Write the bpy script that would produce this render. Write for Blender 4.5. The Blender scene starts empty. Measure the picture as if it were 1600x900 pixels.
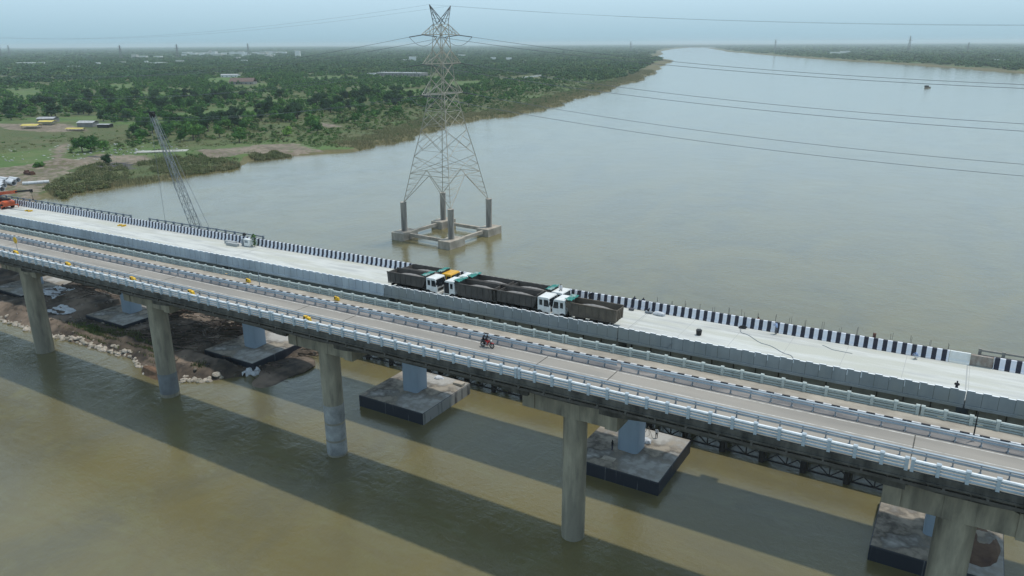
import bpy, math, random
import numpy as np
from mathutils import Vector, Matrix, Euler
random.seed(7); rng = np.random.default_rng(11)
R = math.radians
C = bpy.context.scene.collection
scene = bpy.context.scene
# ------------------------------------------------------------------ camera, sky, sun, exposure
CAMPOS = Vector((0, -70.2, 56)); YAW, PITCH, ROLL = -0.542, 0.311, -0.005
cam = bpy.data.cameras.new('camera'); cam.lens = 1190 / 1600 * 36; cam.sensor_width = 36
cam.clip_start = 0.5; cam.clip_end = 60000
co = bpy.data.objects.new('camera', cam); C.objects.link(co); scene.camera = co
fw = Vector((math.sin(YAW) * math.cos(PITCH), math.cos(YAW) * math.cos(PITCH), -math.sin(PITCH)))
rt = Vector((math.cos(YAW), -math.sin(YAW), 0)); up = rt.cross(fw)
c_, s_ = math.cos(ROLL), math.sin(ROLL)
r2 = rt * c_ + up * s_; u2 = rt * -s_ + up * c_
co.matrix_world = Matrix(((r2.x, u2.x, -fw.x, CAMPOS.x), (r2.y, u2.y, -fw.y, CAMPOS.y), (r2.z, u2.z, -fw.z, CAMPOS.z), (0, 0, 0, 1)))
SUN = Vector((3.6, 5.2, 22)).normalized()
w = bpy.data.worlds.new('World'); scene.world = w; w.use_nodes = True
nt = w.node_tree; bg = nt.nodes['Background']
sky = nt.nodes.new('ShaderNodeTexSky'); sky.sky_type = 'NISHITA'; sky.sun_disc = False
sky.sun_elevation = math.asin(SUN.z); sky.sun_rotation = math.atan2(SUN.x, SUN.y)
sky.air_density = 1.0; sky.dust_density = 2.5; sky.ozone_density = 1.5; sky.altitude = 0
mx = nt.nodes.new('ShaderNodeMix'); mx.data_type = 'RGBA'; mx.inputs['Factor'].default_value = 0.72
mx.inputs['B'].default_value = (4.3, 6.3, 7.6, 1)          # thin overcast over the clear sky
tcw = nt.nodes.new('ShaderNodeTexCoord'); spw = nt.nodes.new('ShaderNodeSeparateXYZ'); nt.links.new(tcw.outputs['Generated'], spw.inputs[0])
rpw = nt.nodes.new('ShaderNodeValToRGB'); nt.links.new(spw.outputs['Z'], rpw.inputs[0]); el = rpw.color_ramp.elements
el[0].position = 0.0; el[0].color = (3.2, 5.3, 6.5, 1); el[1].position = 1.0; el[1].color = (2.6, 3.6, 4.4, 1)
for p_, c_ in ((.05, (4.4, 6.5, 8.0)), (.14, (6.0, 8.4, 10.2)), (.30, (6.4, 8.9, 10.8)), (.48, (3.8, 5.4, 6.8))):  # unseen sky above the frame made brighter so the water reflects more
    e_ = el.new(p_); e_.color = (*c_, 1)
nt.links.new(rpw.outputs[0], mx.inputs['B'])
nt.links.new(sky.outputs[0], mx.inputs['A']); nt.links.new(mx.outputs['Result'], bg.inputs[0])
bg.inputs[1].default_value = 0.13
sl = bpy.data.lights.new('sun', 'SUN'); sl.energy = 2.6; sl.angle = R(1.2); sl.color = (1, .95, .87)
so = bpy.data.objects.new('sun', sl); C.objects.link(so); so.rotation_euler = SUN.to_track_quat('Z', 'Y').to_euler()
so.location = (0, 0, 200)
vs = scene.view_settings; vs.view_transform = 'Standard'; vs.look = 'None'; vs.exposure = 0.0; vs.gamma = 1
scene.cycles.use_denoising = True
scene.cycles.volume_bounces = 1
scene.cycles.max_bounces = 6

# ------------------------------------------------------------------ materials
MATS = {}
def mat(name, base, rough=.8, dark=None, scale=1.0, sx=(1, 1, 1), bump=0, bscale=None, metal=0, spec=.4, lo=.35, hi=.65,
        second=None, s2=.2, island=0, objrand=0):
    """base colour broken by noise towards `dark`, and a coarser noise towards `second`"""
    if name in MATS: return MATS[name]
    m = bpy.data.materials.new(name); m.use_nodes = True; n = m.node_tree; L = n.links
    b = n.nodes['Principled BSDF']; b.inputs['Roughness'].default_value = rough
    b.inputs['Metallic'].default_value = metal; b.inputs['Specular IOR Level'].default_value = spec
    tc = n.nodes.new('ShaderNodeTexCoord'); mp = n.nodes.new('ShaderNodeMapping'); mp.inputs['Scale'].default_value = sx
    L.new(tc.outputs['Object'], mp.inputs[0])
    def noise(sc, det=6, ro=.6):
        t = n.nodes.new('ShaderNodeTexNoise'); t.inputs['Scale'].default_value = sc; t.inputs['Detail'].default_value = det
        t.inputs['Roughness'].default_value = ro; L.new(mp.outputs[0], t.inputs['Vector']); return t
    def mixc(fac, a, bcol, f=None):
        x = n.nodes.new('ShaderNodeMix'); x.data_type = 'RGBA'
        if isinstance(a, tuple): x.inputs['A'].default_value = (*a, 1)
        else: L.new(a, x.inputs['A'])
        if isinstance(bcol, tuple): x.inputs['B'].default_value = (*bcol, 1)
        else: L.new(bcol, x.inputs['B'])
        if isinstance(fac, float): x.inputs['Factor'].default_value = fac
        else: L.new(fac, x.inputs['Factor'])
        return x.outputs['Result']
    col = base
    if dark:
        t = noise(scale); r = n.nodes.new('ShaderNodeMapRange'); r.inputs['From Min'].default_value = lo; r.inputs['From Max'].default_value = hi
        L.new(t.outputs['Fac'], r.inputs['Value']); col = mixc(r.outputs['Result'], base, dark)
    if second:
        t = noise(s2, 4, .65); r = n.nodes.new('ShaderNodeMapRange'); r.inputs['From Min'].default_value = .48; r.inputs['From Max'].default_value = .62
        L.new(t.outputs['Fac'], r.inputs['Value']); col = mixc(r.outputs['Result'], col, second)
    if island or objrand:
        def hsv(src, amt, c):
            h = n.nodes.new('ShaderNodeHueSaturation')
            r = n.nodes.new('ShaderNodeMapRange'); r.inputs['To Min'].default_value = 1 - amt; r.inputs['To Max'].default_value = 1 + amt
            L.new(src, r.inputs['Value']); L.new(r.outputs['Result'], h.inputs['Value'])
            r = n.nodes.new('ShaderNodeMapRange'); r.inputs['To Min'].default_value = .5 + amt * .05; r.inputs['To Max'].default_value = .5 - amt * .05
            L.new(src, r.inputs['Value']); L.new(r.outputs['Result'], h.inputs['Hue'])
            if isinstance(c, tuple): h.inputs['Color'].default_value = (*c, 1)
            else: L.new(c, h.inputs['Color'])
            return h.outputs[0]
        if island:
            g = n.nodes.new('ShaderNodeNewGeometry'); col = hsv(g.outputs['Random Per Island'], island, col)
        if objrand:
            g = n.nodes.new('ShaderNodeObjectInfo'); col = hsv(g.outputs['Random'], objrand, col)
    if isinstance(col, tuple): b.inputs['Base Color'].default_value = (*col, 1)
    else: L.new(col, b.inputs['Base Color'])
    if bump:
        t = noise(bscale or scale * 3); bp = n.nodes.new('ShaderNodeBump'); bp.inputs['Strength'].default_value = bump
        bp.inputs['Distance'].default_value = .05
        L.new(t.outputs['Fac'], bp.inputs['Height']); L.new(bp.outputs[0], b.inputs['Normal'])
    MATS[name] = m; return m

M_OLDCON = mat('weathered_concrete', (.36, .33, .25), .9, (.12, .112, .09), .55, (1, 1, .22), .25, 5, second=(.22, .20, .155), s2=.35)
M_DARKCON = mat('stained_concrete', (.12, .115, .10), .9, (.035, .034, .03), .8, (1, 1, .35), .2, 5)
M_ROAD = mat('worn_asphalt', (.295, .275, .245), .9, (.235, .22, .198), .25, (.25, 1.2, 1), .1, 20, second=(.325, .30, .265), s2=.1)
M_SHOULDER = mat('dusty_shoulder', (.19, .18, .175), .95, (.11, .11, .115), .6, (.4, 1.3, 1), second=(.26, .24, .225), s2=.4)
M_WALK = mat('footpath_concrete', (.40, .36, .30), .9, (.27, .24, .20), .7, (.5, 1, 1))
M_LINE = mat('road_line_paint', (.62, .60, .56), .7, (.35, .34, .31), 1.5)
M_RAILBLUE = mat('pale_blue_paint', (.46, .52, .56), .6, (.32, .38, .42), .9, (1, 1, 1), second=(.45, .52, .57), s2=.4)
M_RAILGREEN = mat('pale_grey_green_paint', (.46, .51, .49), .65, (.30, .34, .32), .8, (1, 1, .6), second=(.40, .44, .41), s2=.3)
M_COPING = mat('white_coping_paint', (.80, .83, .84), .6, (.62, .65, .67), 1.2)
M_STEELBLUE = mat('galvanised_blue_steel', (.40, .47, .52), .45, (.29, .35, .40), .6, (1, 1, 1), metal=.35)
M_GREYPOST = mat('grey_steel_post', (.25, .29, .32), .5, (.16, .18, .2), 2)
M_NEWDECK = mat('fresh_deck_concrete', (.55, .56, .53), .85, (.36, .37, .36), .6, (.22, 1.5, 1), .08, 12, lo=.45, hi=.72, second=(.47, .475, .42), s2=.22)
M_NEWCON = mat('new_grey_concrete', (.36, .38, .385), .85, (.27, .295, .30), .5, (1, 1, .4), .12, 8, second=(.32, .335, .32), s2=.2)
M_NEWPAINT = mat('blue_grey_painted_concrete', (.60, .66, .70), .7, (.48, .54, .60), .4, (1, 1, .35), second=(.42, .47, .51), s2=.15)
M_GIRDBLUE = mat('blue_grey_girder', (.26, .32, .37), .6, (.20, .25, .29), .4, (1, 1, .3))
M_GIRDGREY = mat('grey_girder_concrete', (.33, .345, .335), .85, (.22, .235, .23), .5, (1, 1, .35), .12, 8)
M_PIERBLUE = mat('blue_grey_pier_paint', (.27, .335, .40), .6, (.23, .29, .35), .5, (1, 1, .3))
M_DRIP = mat('white_paint_drip', (.75, .78, .8), .6)
M_CAPTOP = mat('muddy_cap_concrete', (.30, .265, .215), .92, (.085, .075, .062), .34, (1, 1, 1), .5, 3, lo=.40, hi=.55, second=(.38, .37, .345), s2=.17)
M_CAPSIDE = mat('bitumen_coated_side', (.022, .026, .036), .5, (.24, .25, .26), 2.6, (1, 1, .05), lo=.60, hi=.74)
M_PYLCON = mat('pylon_base_concrete', (.46, .41, .34), .9, (.28, .245, .20), .6, (1, 1, .5), .2, 4)
M_PYLCOL = mat('stained_pylon_column', (.50, .455, .39), .9, (.12, .115, .11), .5, (1, 1, .12), .2, 5)
M_LATTICE = mat('pylon_steel', (.50, .455, .375), .6, (.36, .33, .27), .3)
M_LATDARK = mat('pylon_steel_weathered', (.17, .175, .18), .6)
M_CABLE = mat('conductor_cable', (.16, .18, .20), .5)
M_INSUL = mat('insulator_porcelain', (.10, .11, .12), .4)
M_BLACKSTEEL = mat('dark_trestle_steel', (.02, .02, .021), .7, (.045, .035, .03), .8)
M_TIMBER = mat('grey_timber', (.30, .27, .22), .9, (.18, .16, .13), 2)
M_CRANE = mat('crane_boom_steel', (.24, .27, .28), .6, (.15, .17, .18), .5)
M_WHITE = mat('white_cab_paint', (.76, .77, .76), .4, (.60, .60, .57), 1.6, spec=.5, second=(.68, .68, .65), s2=.8)
M_YELLOWCAB = mat('yellow_cab_paint', (.72, .40, .03), .4, (.6, .32, .03), 1.2)
M_GLASS = mat('dark_window_glass', (.015, .02, .025), .08, spec=.6)
M_BED = mat('dusty_tipper_body', (.095, .084, .074), .75, (.060, .055, .050), .7, (1, 1, .6), second=(.10, .088, .076), s2=.5)
M_BEDTAN = mat('brown_tipper_body', (.145, .118, .088), .8, (.09, .075, .06), .7)
M_BEDIN = mat('tipper_inside', (.05, .046, .043), .85, (.03, .028, .026), 1.1)
M_TYRE = mat('tyre_rubber', (.02, .02, .02), .85)
M_GRAVEL = mat('grey_aggregate', (.25, .24, .23), .95, (.17, .165, .16), 3, bump=.4, bscale=12)
M_TARP = mat('teal_tarpaulin', (.02, .24, .20), .6, (.015, .14, .12), 2.5, second=(.25, .33, .31), s2=.9)
M_CHASSIS = mat('chassis_black', (.025, .024, .023), .7)
M_ORANGE = mat('orange_crane_paint', (.55, .10, .03), .45, (.4, .08, .03), 1)
M_YELLOW = mat('yellow_plastic', (.75, .47, .03), .5, (.6, .36, .03), 2)
M_BLACK = mat('black_plastic', (.012, .012, .013), .6)
M_REDBIKE = mat('red_bike_paint', (.35, .02, .02), .35)
M_CHROME = mat('bike_metal', (.35, .35, .36), .35, metal=.7)
M_SKIN = mat('brown_skin', (.16, .085, .055), .6)
M_HAIR = mat('black_hair', (.01, .009, .008), .7)
M_RUST = mat('rusty_steel', (.13, .055, .035), .85, (.07, .035, .028), 2)
M_REBAR = mat('rebar_steel', (.10, .085, .075), .8)
M_SACK = mat('white_sack_cloth', (.62, .64, .66), .8, (.45, .47, .5), 2, bump=.4, bscale=4)
M_ROCK = mat('pale_rock', (.42, .39, .33), .92, (.26, .23, .19), 1.1, bump=.5, bscale=3, objrand=.3)
M_PIPEW = mat('white_casing_pipe', (.62, .64, .66), .6, (.45, .46, .47), .8)
M_LEAF = mat('leaf_green', (.060, .165, .032), .7, (.036, .105, .022), .25, island=.35, objrand=.35, spec=.2)
M_LEAFDARK = mat('leaf_dark_green', (.026, .075, .026), .7, (.016, .050, .018), .25, island=.35, objrand=.3, spec=.2)
M_LEAFLIGHT = mat('leaf_light_green', (.110, .230, .042), .7, (.075, .165, .032), .25, island=.35, objrand=.3, spec=.2)
M_SCRUB = mat('scrub_olive', (.20, .20, .10), .8, (.13, .165, .065), .18, island=.45, objrand=.3, spec=.2)
M_REED = mat('reed_brown', (.30, .265, .14), .85, (.22, .22, .105), .05, island=.4, spec=.2)
M_GRASSB = mat('grass_blade_green', (.09, .13, .045), .85, (.10, .10, .05), .08, island=.35, spec=.2)
M_BARK = mat('bark', (.09, .07, .055), .9)
M_FOREST = mat('far_wood_leaves', (.042, .115, .036), .8, (.022, .066, .026), .012, (1, 1, 1), island=.55, spec=.15, second=(.075, .135, .045), s2=.006)
M_BRUSH = mat('dead_brushwood', (.13, .10, .075), .9, (.06, .048, .04), 1.2, island=.5)
M_WALLW = mat('whitewashed_wall', (.74, .74, .72), .8, (.6, .6, .58), .3)
M_WALLG = mat('grey_wall', (.30, .29, .27), .85, (.2, .19, .18), .3)
M_ROOFBR = mat('brown_sheet_roof', (.17, .12, .10), .8, (.11, .08, .07), .6)
M_ROOFGR = mat('grey_sheet_roof', (.45, .46, .47), .6, (.3, .3, .3), .5)

def stripes():
    m = mat('striped_barrier_paint', (.74, .75, .80), .6); n = m.node_tree; L = n.links; b = n.nodes['Principled BSDF']
    tc = n.nodes.new('ShaderNodeTexCoord'); sp = n.nodes.new('ShaderNodeSeparateXYZ'); L.new(tc.outputs['Object'], sp.inputs[0])
    md = n.nodes.new('ShaderNodeMath'); md.operation = 'WRAP'; md.inputs[1].default_value = 0; md.inputs[2].default_value = 1.03
    L.new(sp.outputs['X'], md.inputs[0])
    gt = n.nodes.new('ShaderNodeMath'); gt.operation = 'GREATER_THAN'; gt.inputs[1].default_value = .53; L.new(md.outputs[0], gt.inputs[0])
    ns = n.nodes.new('ShaderNodeTexNoise'); ns.inputs['Scale'].default_value = 1.4; ns.inputs['Detail'].default_value = 5
    L.new(tc.outputs['Object'], ns.inputs['Vector'])
    w1 = n.nodes.new('ShaderNodeMix'); w1.data_type = 'RGBA'; w1.inputs['A'].default_value = (.80, .81, .86, 1); w1.inputs['B'].default_value = (.56, .57, .62, 1)
    w2 = n.nodes.new('ShaderNodeMix'); w2.data_type = 'RGBA'; w2.inputs['A'].default_value = (.008, .009, .020, 1); w2.inputs['B'].default_value = (.03, .032, .05, 1)
    for x in (w1, w2): L.new(ns.outputs['Fac'], x.inputs['Factor'])
    mxx = n.nodes.new('ShaderNodeMix'); mxx.data_type = 'RGBA'
    L.new(gt.outputs[0], mxx.inputs['Factor']); L.new(w1.outputs['Result'], mxx.inputs['A']); L.new(w2.outputs['Result'], mxx.inputs['B'])
    L.new(mxx.outputs['Result'], b.inputs['Base Color']); return m
M_STRIPE = stripes()

def water_mat():
    m = bpy.data.materials.new('river_water'); m.use_nodes = True; n = m.node_tree; L = n.links
    b = n.nodes['Principled BSDF']; b.inputs['IOR'].default_value = 1.45; b.inputs['Roughness'].default_value = .07
    b.inputs['Specular IOR Level'].default_value = .5
    tc = n.nodes.new('ShaderNodeTexCoord')
    def noise(sc, rot=0, st=(1, 1, 1), det=4, ro=.55, dist=0):
        mp = n.nodes.new('ShaderNodeMapping'); mp.inputs['Scale'].default_value = st; mp.inputs['Rotation'].default_value = (0, 0, rot)
        L.new(tc.outputs['Object'], mp.inputs[0])
        t = n.nodes.new('ShaderNodeTexNoise'); t.inputs['Scale'].default_value = sc; t.inputs['Detail'].default_value = det
        t.inputs['Roughness'].default_value = ro; t.inputs['Distortion'].default_value = dist
        L.new(mp.outputs[0], t.inputs['Vector']); return t.outputs['Fac']
    def mixc(f, a, bb, lo, hi):
        r = n.nodes.new('ShaderNodeMapRange'); r.inputs['From Min'].default_value = lo; r.inputs['From Max'].default_value = hi; L.new(f, r.inputs['Value'])
        x = n.nodes.new('ShaderNodeMix'); x.data_type = 'RGBA'; L.new(r.outputs['Result'], x.inputs['Factor'])
        for k, v in (('A', a), ('B', bb)):
            if isinstance(v, tuple): x.inputs[k].default_value = (*v, 1)
            else: L.new(v, x.inputs[k])
        return x.outputs['Result']
    c = mixc(noise(.035, .5, (1, .5, 1), 5, .6, 1.2), (.160, .138, .062), (.126, .116, .068), .35, .65)
    c = mixc(noise(.16, .4, (.5, 1, 1), 5, .6, 1.5), c, (.155, .145, .072), .5, .75)
    L.new(c, b.inputs['Base Color'])
    h1 = noise(.55, .55, (1, .45, 1), 6, .65, .6); h2 = noise(2.4, .3, (1, .5, 1), 4, .6, .3); h3 = noise(.07, .8, (1, 1, 1), 3, .5, 1)
    def mul(a, k):
        x = n.nodes.new('ShaderNodeMath'); x.operation = 'MULTIPLY'; L.new(a, x.inputs[0])
        if isinstance(k, float): x.inputs[1].default_value = k
        else: L.new(k, x.inputs[1])
        return x.outputs[0]
    def add(a, bb):
        x = n.nodes.new('ShaderNodeMath'); x.operation = 'ADD'; L.new(a, x.inputs[0]); L.new(bb, x.inputs[1]); return x.outputs[0]
    h4 = noise(1.1, .6, (.35, 1, 1), 5, .7, .8)
    h = add(add(mul(mul(h1, h3), 1.5), mul(h2, .30)), mul(mul(h4, h3), .9))
    bp = n.nodes.new('ShaderNodeBump'); bp.inputs['Strength'].default_value = .42; bp.inputs['Distance'].default_value = .2
    L.new(h, bp.inputs['Height']); L.new(bp.outputs[0], b.inputs['Normal']); return m
M_WATER = water_mat()

def land_mat():
    """zones painted per vertex: r bare earth, g bright field, b reed/sand strip, a dark spoil"""
    m = bpy.data.materials.new('river_bank_ground'); m.use_nodes = True; n = m.node_tree; L = n.links
    b = n.nodes['Principled BSDF']; b.inputs['Roughness'].default_value = .95; b.inputs['Specular IOR Level'].default_value = .15
    at = n.nodes.new('ShaderNodeVertexColor'); at.layer_name = 'zone'; sp = n.nodes.new('ShaderNodeSeparateColor'); L.new(at.outputs['Color'], sp.inputs[0])
    tc = n.nodes.new('ShaderNodeTexCoord')
    def noise(sc, det=6, ro=.6):
        t = n.nodes.new('ShaderNodeTexNoise'); t.inputs['Scale'].default_value = sc; t.inputs['Detail'].default_value = det
        t.inputs['Roughness'].default_value = ro; L.new(tc.outputs['Object'], t.inputs['Vector']); return t.outputs['Fac']
    def mr(v, lo, hi):
        r = n.nodes.new('ShaderNodeMapRange'); r.inputs['From Min'].default_value = lo; r.inputs['From Max'].default_value = hi
        L.new(v, r.inputs['Value']); return r.outputs['Result']
    def mixc(f, a, bb):
        x = n.nodes.new('ShaderNodeMix'); x.data_type = 'RGBA'; L.new(f, x.inputs['Factor'])
        for k, v in (('A', a), ('B', bb)):
            if isinstance(v, tuple): x.inputs[k].default_value = (*v, 1)
            else: L.new(v, x.inputs[k])
        return x.outputs['Result']
    nf, nm, nl = noise(.35), noise(.06), noise(.008, 8)
    g = mixc(mr(nm, .35, .65), (.075, .105, .042), (.115, .120, .058))
    g = mixc(mr(nl, .50, .66), g, (.090, .165, .048))
    g = mixc(mr(nf, .55, .8), g, (.12, .115, .07))
    fld = mixc(mr(nm, .4, .6), (.075, .135, .040), (.115, .15, .06))
    earth = mixc(mr(nm, .4, .62), (.22, .18, .14), (.14, .115, .09))
    earth = mixc(mr(nf, .5, .75), earth, (.29, .25, .20))
    reed = mixc(mr(nf, .35, .65), (.16, .14, .078), (.11, .11, .055))
    spoil = mixc(mr(nf, .4, .6), (.055, .055, .06), (.10, .095, .09))
    def z(ch):
        a = n.nodes.new('ShaderNodeMath'); a.operation = 'ADD'; L.new(ch, a.inputs[0])
        s = n.nodes.new('ShaderNodeMath'); s.operation = 'MULTIPLY_ADD'; s.inputs[1].default_value = .9; s.inputs[2].default_value = -.45; L.new(nf, s.inputs[0])
        L.new(s.outputs[0], a.inputs[1]); return mr(a.outputs[0], .42, .58)
    c = mixc(z(sp.outputs[2]), g, reed); c = mixc(z(sp.outputs[1]), c, fld); c = mixc(z(sp.outputs[0]), c, earth); c = mixc(z(at.outputs['Alpha']), c, spoil)
    L.new(c, b.inputs['Base Color'])
    bp = n.nodes.new('ShaderNodeBump'); bp.inputs['Strength'].default_value = .5; bp.inputs['Distance'].default_value = .5
    L.new(nf, bp.inputs['Height']); L.new(bp.outputs[0], b.inputs['Normal']); return m
M_LAND = land_mat()

# ------------------------------------------------------------------ mesh helpers
class MB:
    def __init__(s): s.v = []; s.f = []; s.m = []; s.cm = 0
    def add(s, vs, fs):
        o = len(s.v); s.v += [tuple(v) for v in vs]; s.f += [tuple(i + o for i in f) for f in fs]; s.m += [s.cm] * len(fs); return s
    def box(s, x0, x1, y0, y1, z0, z1):
        return s.add([(x0, y0, z0), (x1, y0, z0), (x1, y1, z0), (x0, y1, z0), (x0, y0, z1), (x1, y0, z1), (x1, y1, z1), (x0, y1, z1)],
                     [(0, 3, 2, 1), (4, 5, 6, 7), (0, 1, 5, 4), (1, 2, 6, 5), (2, 3, 7, 6), (3, 0, 4, 7)])
    def prism(s, prof, a, b, axis='x'):
        """closed profile extruded along an axis; profile in the two other axes (y,z) or (x,z) or (x,y)"""
        n = len(prof)
        def P(p, t): return (t, p[0], p[1]) if axis == 'x' else ((p[0], t, p[1]) if axis == 'y' else (p[0], p[1], t))
        vs = [P(p, a) for p in prof] + [P(p, b) for p in prof]
        fs = [tuple(range(n))[::-1], tuple(range(n, 2 * n))] + [(i, (i + 1) % n, n + (i + 1) % n, n + i) for i in range(n)]
        return s.add(vs, fs)
    def bar(s, p, q, w=.1, h=None, n=4, r2=None):
        p = Vector(p); q = Vector(q); d = q - p
        if d.length < 1e-6: return s
        d.normalize(); a = d.cross(Vector((0, 0, 1)))
        if a.length < .05: a = d.cross(Vector((0, 1, 0)))
        a.normalize(); b = a.cross(d); h = h or w; r2 = r2 if r2 is not None else 1
        vs = []
        for P, k in ((p, 1), (q, r2)):
            for i in range(n):
                t = 2 * math.pi * (i + .5) / n; f = (1 / math.cos(math.pi / n)) / 2
                vs.append(P + a * math.cos(t) * w * f * k + b * math.sin(t) * h * f * k)
        return s.add(vs, [tuple(range(n)), tuple(range(n, 2 * n))[::-1]] + [(i, n + i, n + (i + 1) % n, (i + 1) % n) for i in range(n)])
    def cyl(s, p, q, r, n=16, r2=None): return s.bar(p, q, 2 * r * math.cos(math.pi / n), None, n, r2)
    def path(s, pts, w, n=4):
        for a, b in zip(pts, pts[1:]): s.bar(a, b, w, None, n)
        return s
    def build(s, name, m, parent=None, loc=None, smooth=False, bevel=0, slope=0):
        me = bpy.data.meshes.new(name)
        v = [(a, b, c + slope * a) for a, b, c in s.v] if slope else s.v
        me.from_pydata(v, [], s.f)
        ms = m if isinstance(m, (list, tuple)) else [m]
        for k in ms: me.materials.append(k)
        if len(ms) > 1: me.polygons.foreach_set('material_index', s.m)
        if smooth: me.polygons.foreach_set('use_smooth', [True] * len(s.f))
        me.update()
        o = bpy.data.objects.new(name, me); C.objects.link(o)
        if parent: o.parent = parent
        if loc: o.location = loc
        if bevel:
            b = o.modifiers.new('bevel', 'BEVEL'); b.width = bevel; b.segments = 2; b.limit_method = 'ANGLE'
        if smooth:
            try: me.set_sharp_from_angle(angle=R(40))
            except Exception: pass
        return o
def tag(o, label=None, cat=None, group=None, kind=None):
    if label: o['label'] = label
    if cat: o['category'] = cat
    if group: o['group'] = group
    if kind: o['kind'] = kind
    return o
def thing(name, loc, label, cat, group=None, rz=0):
    o = bpy.data.objects.new(name, None); o.empty_display_size = .5; C.objects.link(o); o.location = loc; o.rotation_euler = (0, 0, rz)
    return tag(o, label, cat, group)
def copy_tree(o, parent=None):
    c = o.copy(); C.objects.link(c)
    if parent: c.parent = parent
    for ch in list(o.children):
        if ch.name in C.objects: copy_tree(ch, c)
    return c
def np_mesh(name, V, F, m, parent=None, smooth=False):
    """V (n,3) float, F (k,3) int triangles"""
    me = bpy.data.meshes.new(name); V = np.asarray(V, np.float32); F = np.asarray(F, np.int32)
    me.vertices.add(len(V)); me.vertices.foreach_set('co', V.ravel())
    me.loops.add(F.size); me.loops.foreach_set('vertex_index', F.ravel())
    me.polygons.add(len(F)); me.polygons.foreach_set('loop_start', np.arange(0, F.size, F.shape[1], dtype=np.int32))
    me.polygons.foreach_set('loop_total', np.full(len(F), F.shape[1], np.int32))
    me.materials.append(m)
    if smooth: me.polygons.foreach_set('use_smooth', np.ones(len(F), bool))
    me.update(calc_edges=True); me.validate()
    o = bpy.data.objects.new(name, me); C.objects.link(o)
    if parent: o.parent = parent
    return o

# ------------------------------------------------------------------ water and land
wb = MB()
wb.add([(-30000, -6000, 0), (30000, -6000, 0), (30000, 40000, 0), (-30000, 40000, 0)], [(0, 1, 2, 3)])
tag(wb.build('river_water', M_WATER), kind='structure')

SHL = [(-6000, -420), (-400, -330), (-60, -292), (60, -292), (88, -302), (100, -303.5), (118, -301), (132, -299), (158, -298), (175, -300), (191, -312), (205, -311), (227, -304), (247, -296),
       (278, -297), (322, -305), (369, -316), (414, -327), (475, -327), (580, -341), (717, -373), (880, -414), (1095, -465), (1349, -541), (2001, -755),
       (2366, -860), (2900, -1130), (3671, -1379), (5042, -1900), (7000, -2500), (9000, -3000), (9600, -200), (40000, 3000)]
SHR = [(-6000, 900), (500, 600), (1100, 260), (1400, 130), (1610, 57), (1874, -50), (2203, -205), (2611, -427), (3580, -853), (4738, -1353), (7919, -2478), (9300, -2700), (9600, -400), (40000, -3000)]
def interp(T, y):
    return np.interp(y, [t[0] for t in T], [t[1] for t in T])
def wob(y): return 2.2 * np.sin(y * .11) + 1.5 * np.sin(y * .31 + 1) + 3 * np.sin(y * .023 + 2)
def shore_l(y): return interp(SHL, y) + wob(y) * np.clip((np.asarray(y) - 100) / 100, .25, 1.6)
def shore_r(y): return interp(SHR, y) + wob(y + 300) * 2
def inside(px, py, poly):
    px = np.asarray(px, float); py = np.asarray(py, float); r = np.zeros(px.shape, bool); n = len(poly)
    for i in range(n):
        x1, y1 = poly[i]; x2, y2 = poly[(i + 1) % n]
        if y1 == y2: continue
        c = ((y1 > py) != (y2 > py)) & (px < (x2 - x1) * (py - y1) / (y2 - y1) + x1); r ^= c
    return r
def vnoise(x, y, s, seed=0):
    x = np.asarray(x, float) / s; y = np.asarray(y, float) / s; r = 0
    g = np.random.default_rng(seed)
    for k in range(5):
        a, b, ph = g.uniform(.5, 1.6) * 2 ** (k * .5), g.uniform(0, 6.28), g.uniform(0, 6.28)
        r = r + np.sin((x * math.cos(b) + y * math.sin(b)) * a * 2 + ph + 1.3 * np.sin((x * math.sin(b) - y * math.cos(b)) * a + ph)) / (1 + .35 * k)
    return r / 2.6
FIELDS = [[(-1072, 597), (-1054, 625), (-901, 518), (-903, 503)], [(-889, 510), (-827, 514), (-755, 466), (-809, 461)], [(-921, 583), (-866, 579), (-780, 512), (-826, 515)],
          [(-1075, 764), (-1020, 767), (-898, 663), (-950, 675)], [(-569, 314), (-570, 374), (-557, 411), (-506, 380), (-516, 313)], [(-1043, 447), (-1029, 483), (-856, 382), (-863, 358)],
          [(-1000, 890), (-967, 991), (-846, 872), (-893, 806)], [(-637, 673), (-600, 735), (-540, 660), (-569, 608)], [(-446, 133), (-430, 160), (-375, 128), (-389, 108)],
          [(-923, 727), (-882, 726), (-798, 644), (-815, 636)], [(-684, 876), (-654, 930), (-570, 800), (-586, 754)], [(-640, 250), (-600, 300), (-560, 262), (-590, 232)], [(-640, 480), (-600, 520), (-560, 470), (-590, 440)]]
EARTH = [[(-430, 60), (-420, 100), (-389, 112), (-385, 127), (-376, 141), (-352, 128), (-334, 109), (-315, 94), (-297, 79), (-290, 60)],
         [(-379, 139), (-396, 163), (-363, 173), (-337, 154), (-349, 140), (-367, 132)], [(-347, 185), (-354, 206), (-352, 231), (-334, 248), (-301, 232), (-308, 216), (-318, 199), (-326, 182)],
         [(-430, 158), (-470, 190), (-440, 176), (-374, 133), (-379, 130)], [(-620, 215), (-560, 245), (-500, 225), (-515, 205), (-560, 200)], [(-420, 330), (-410, 345), (-372, 330), (-380, 318)]]
SPOIL = [[(-363, 139), (-353, 154), (-326, 138), (-335, 131)], [(-390, 155), (-387, 162), (-378, 155), (-383, 152)]]
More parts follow.
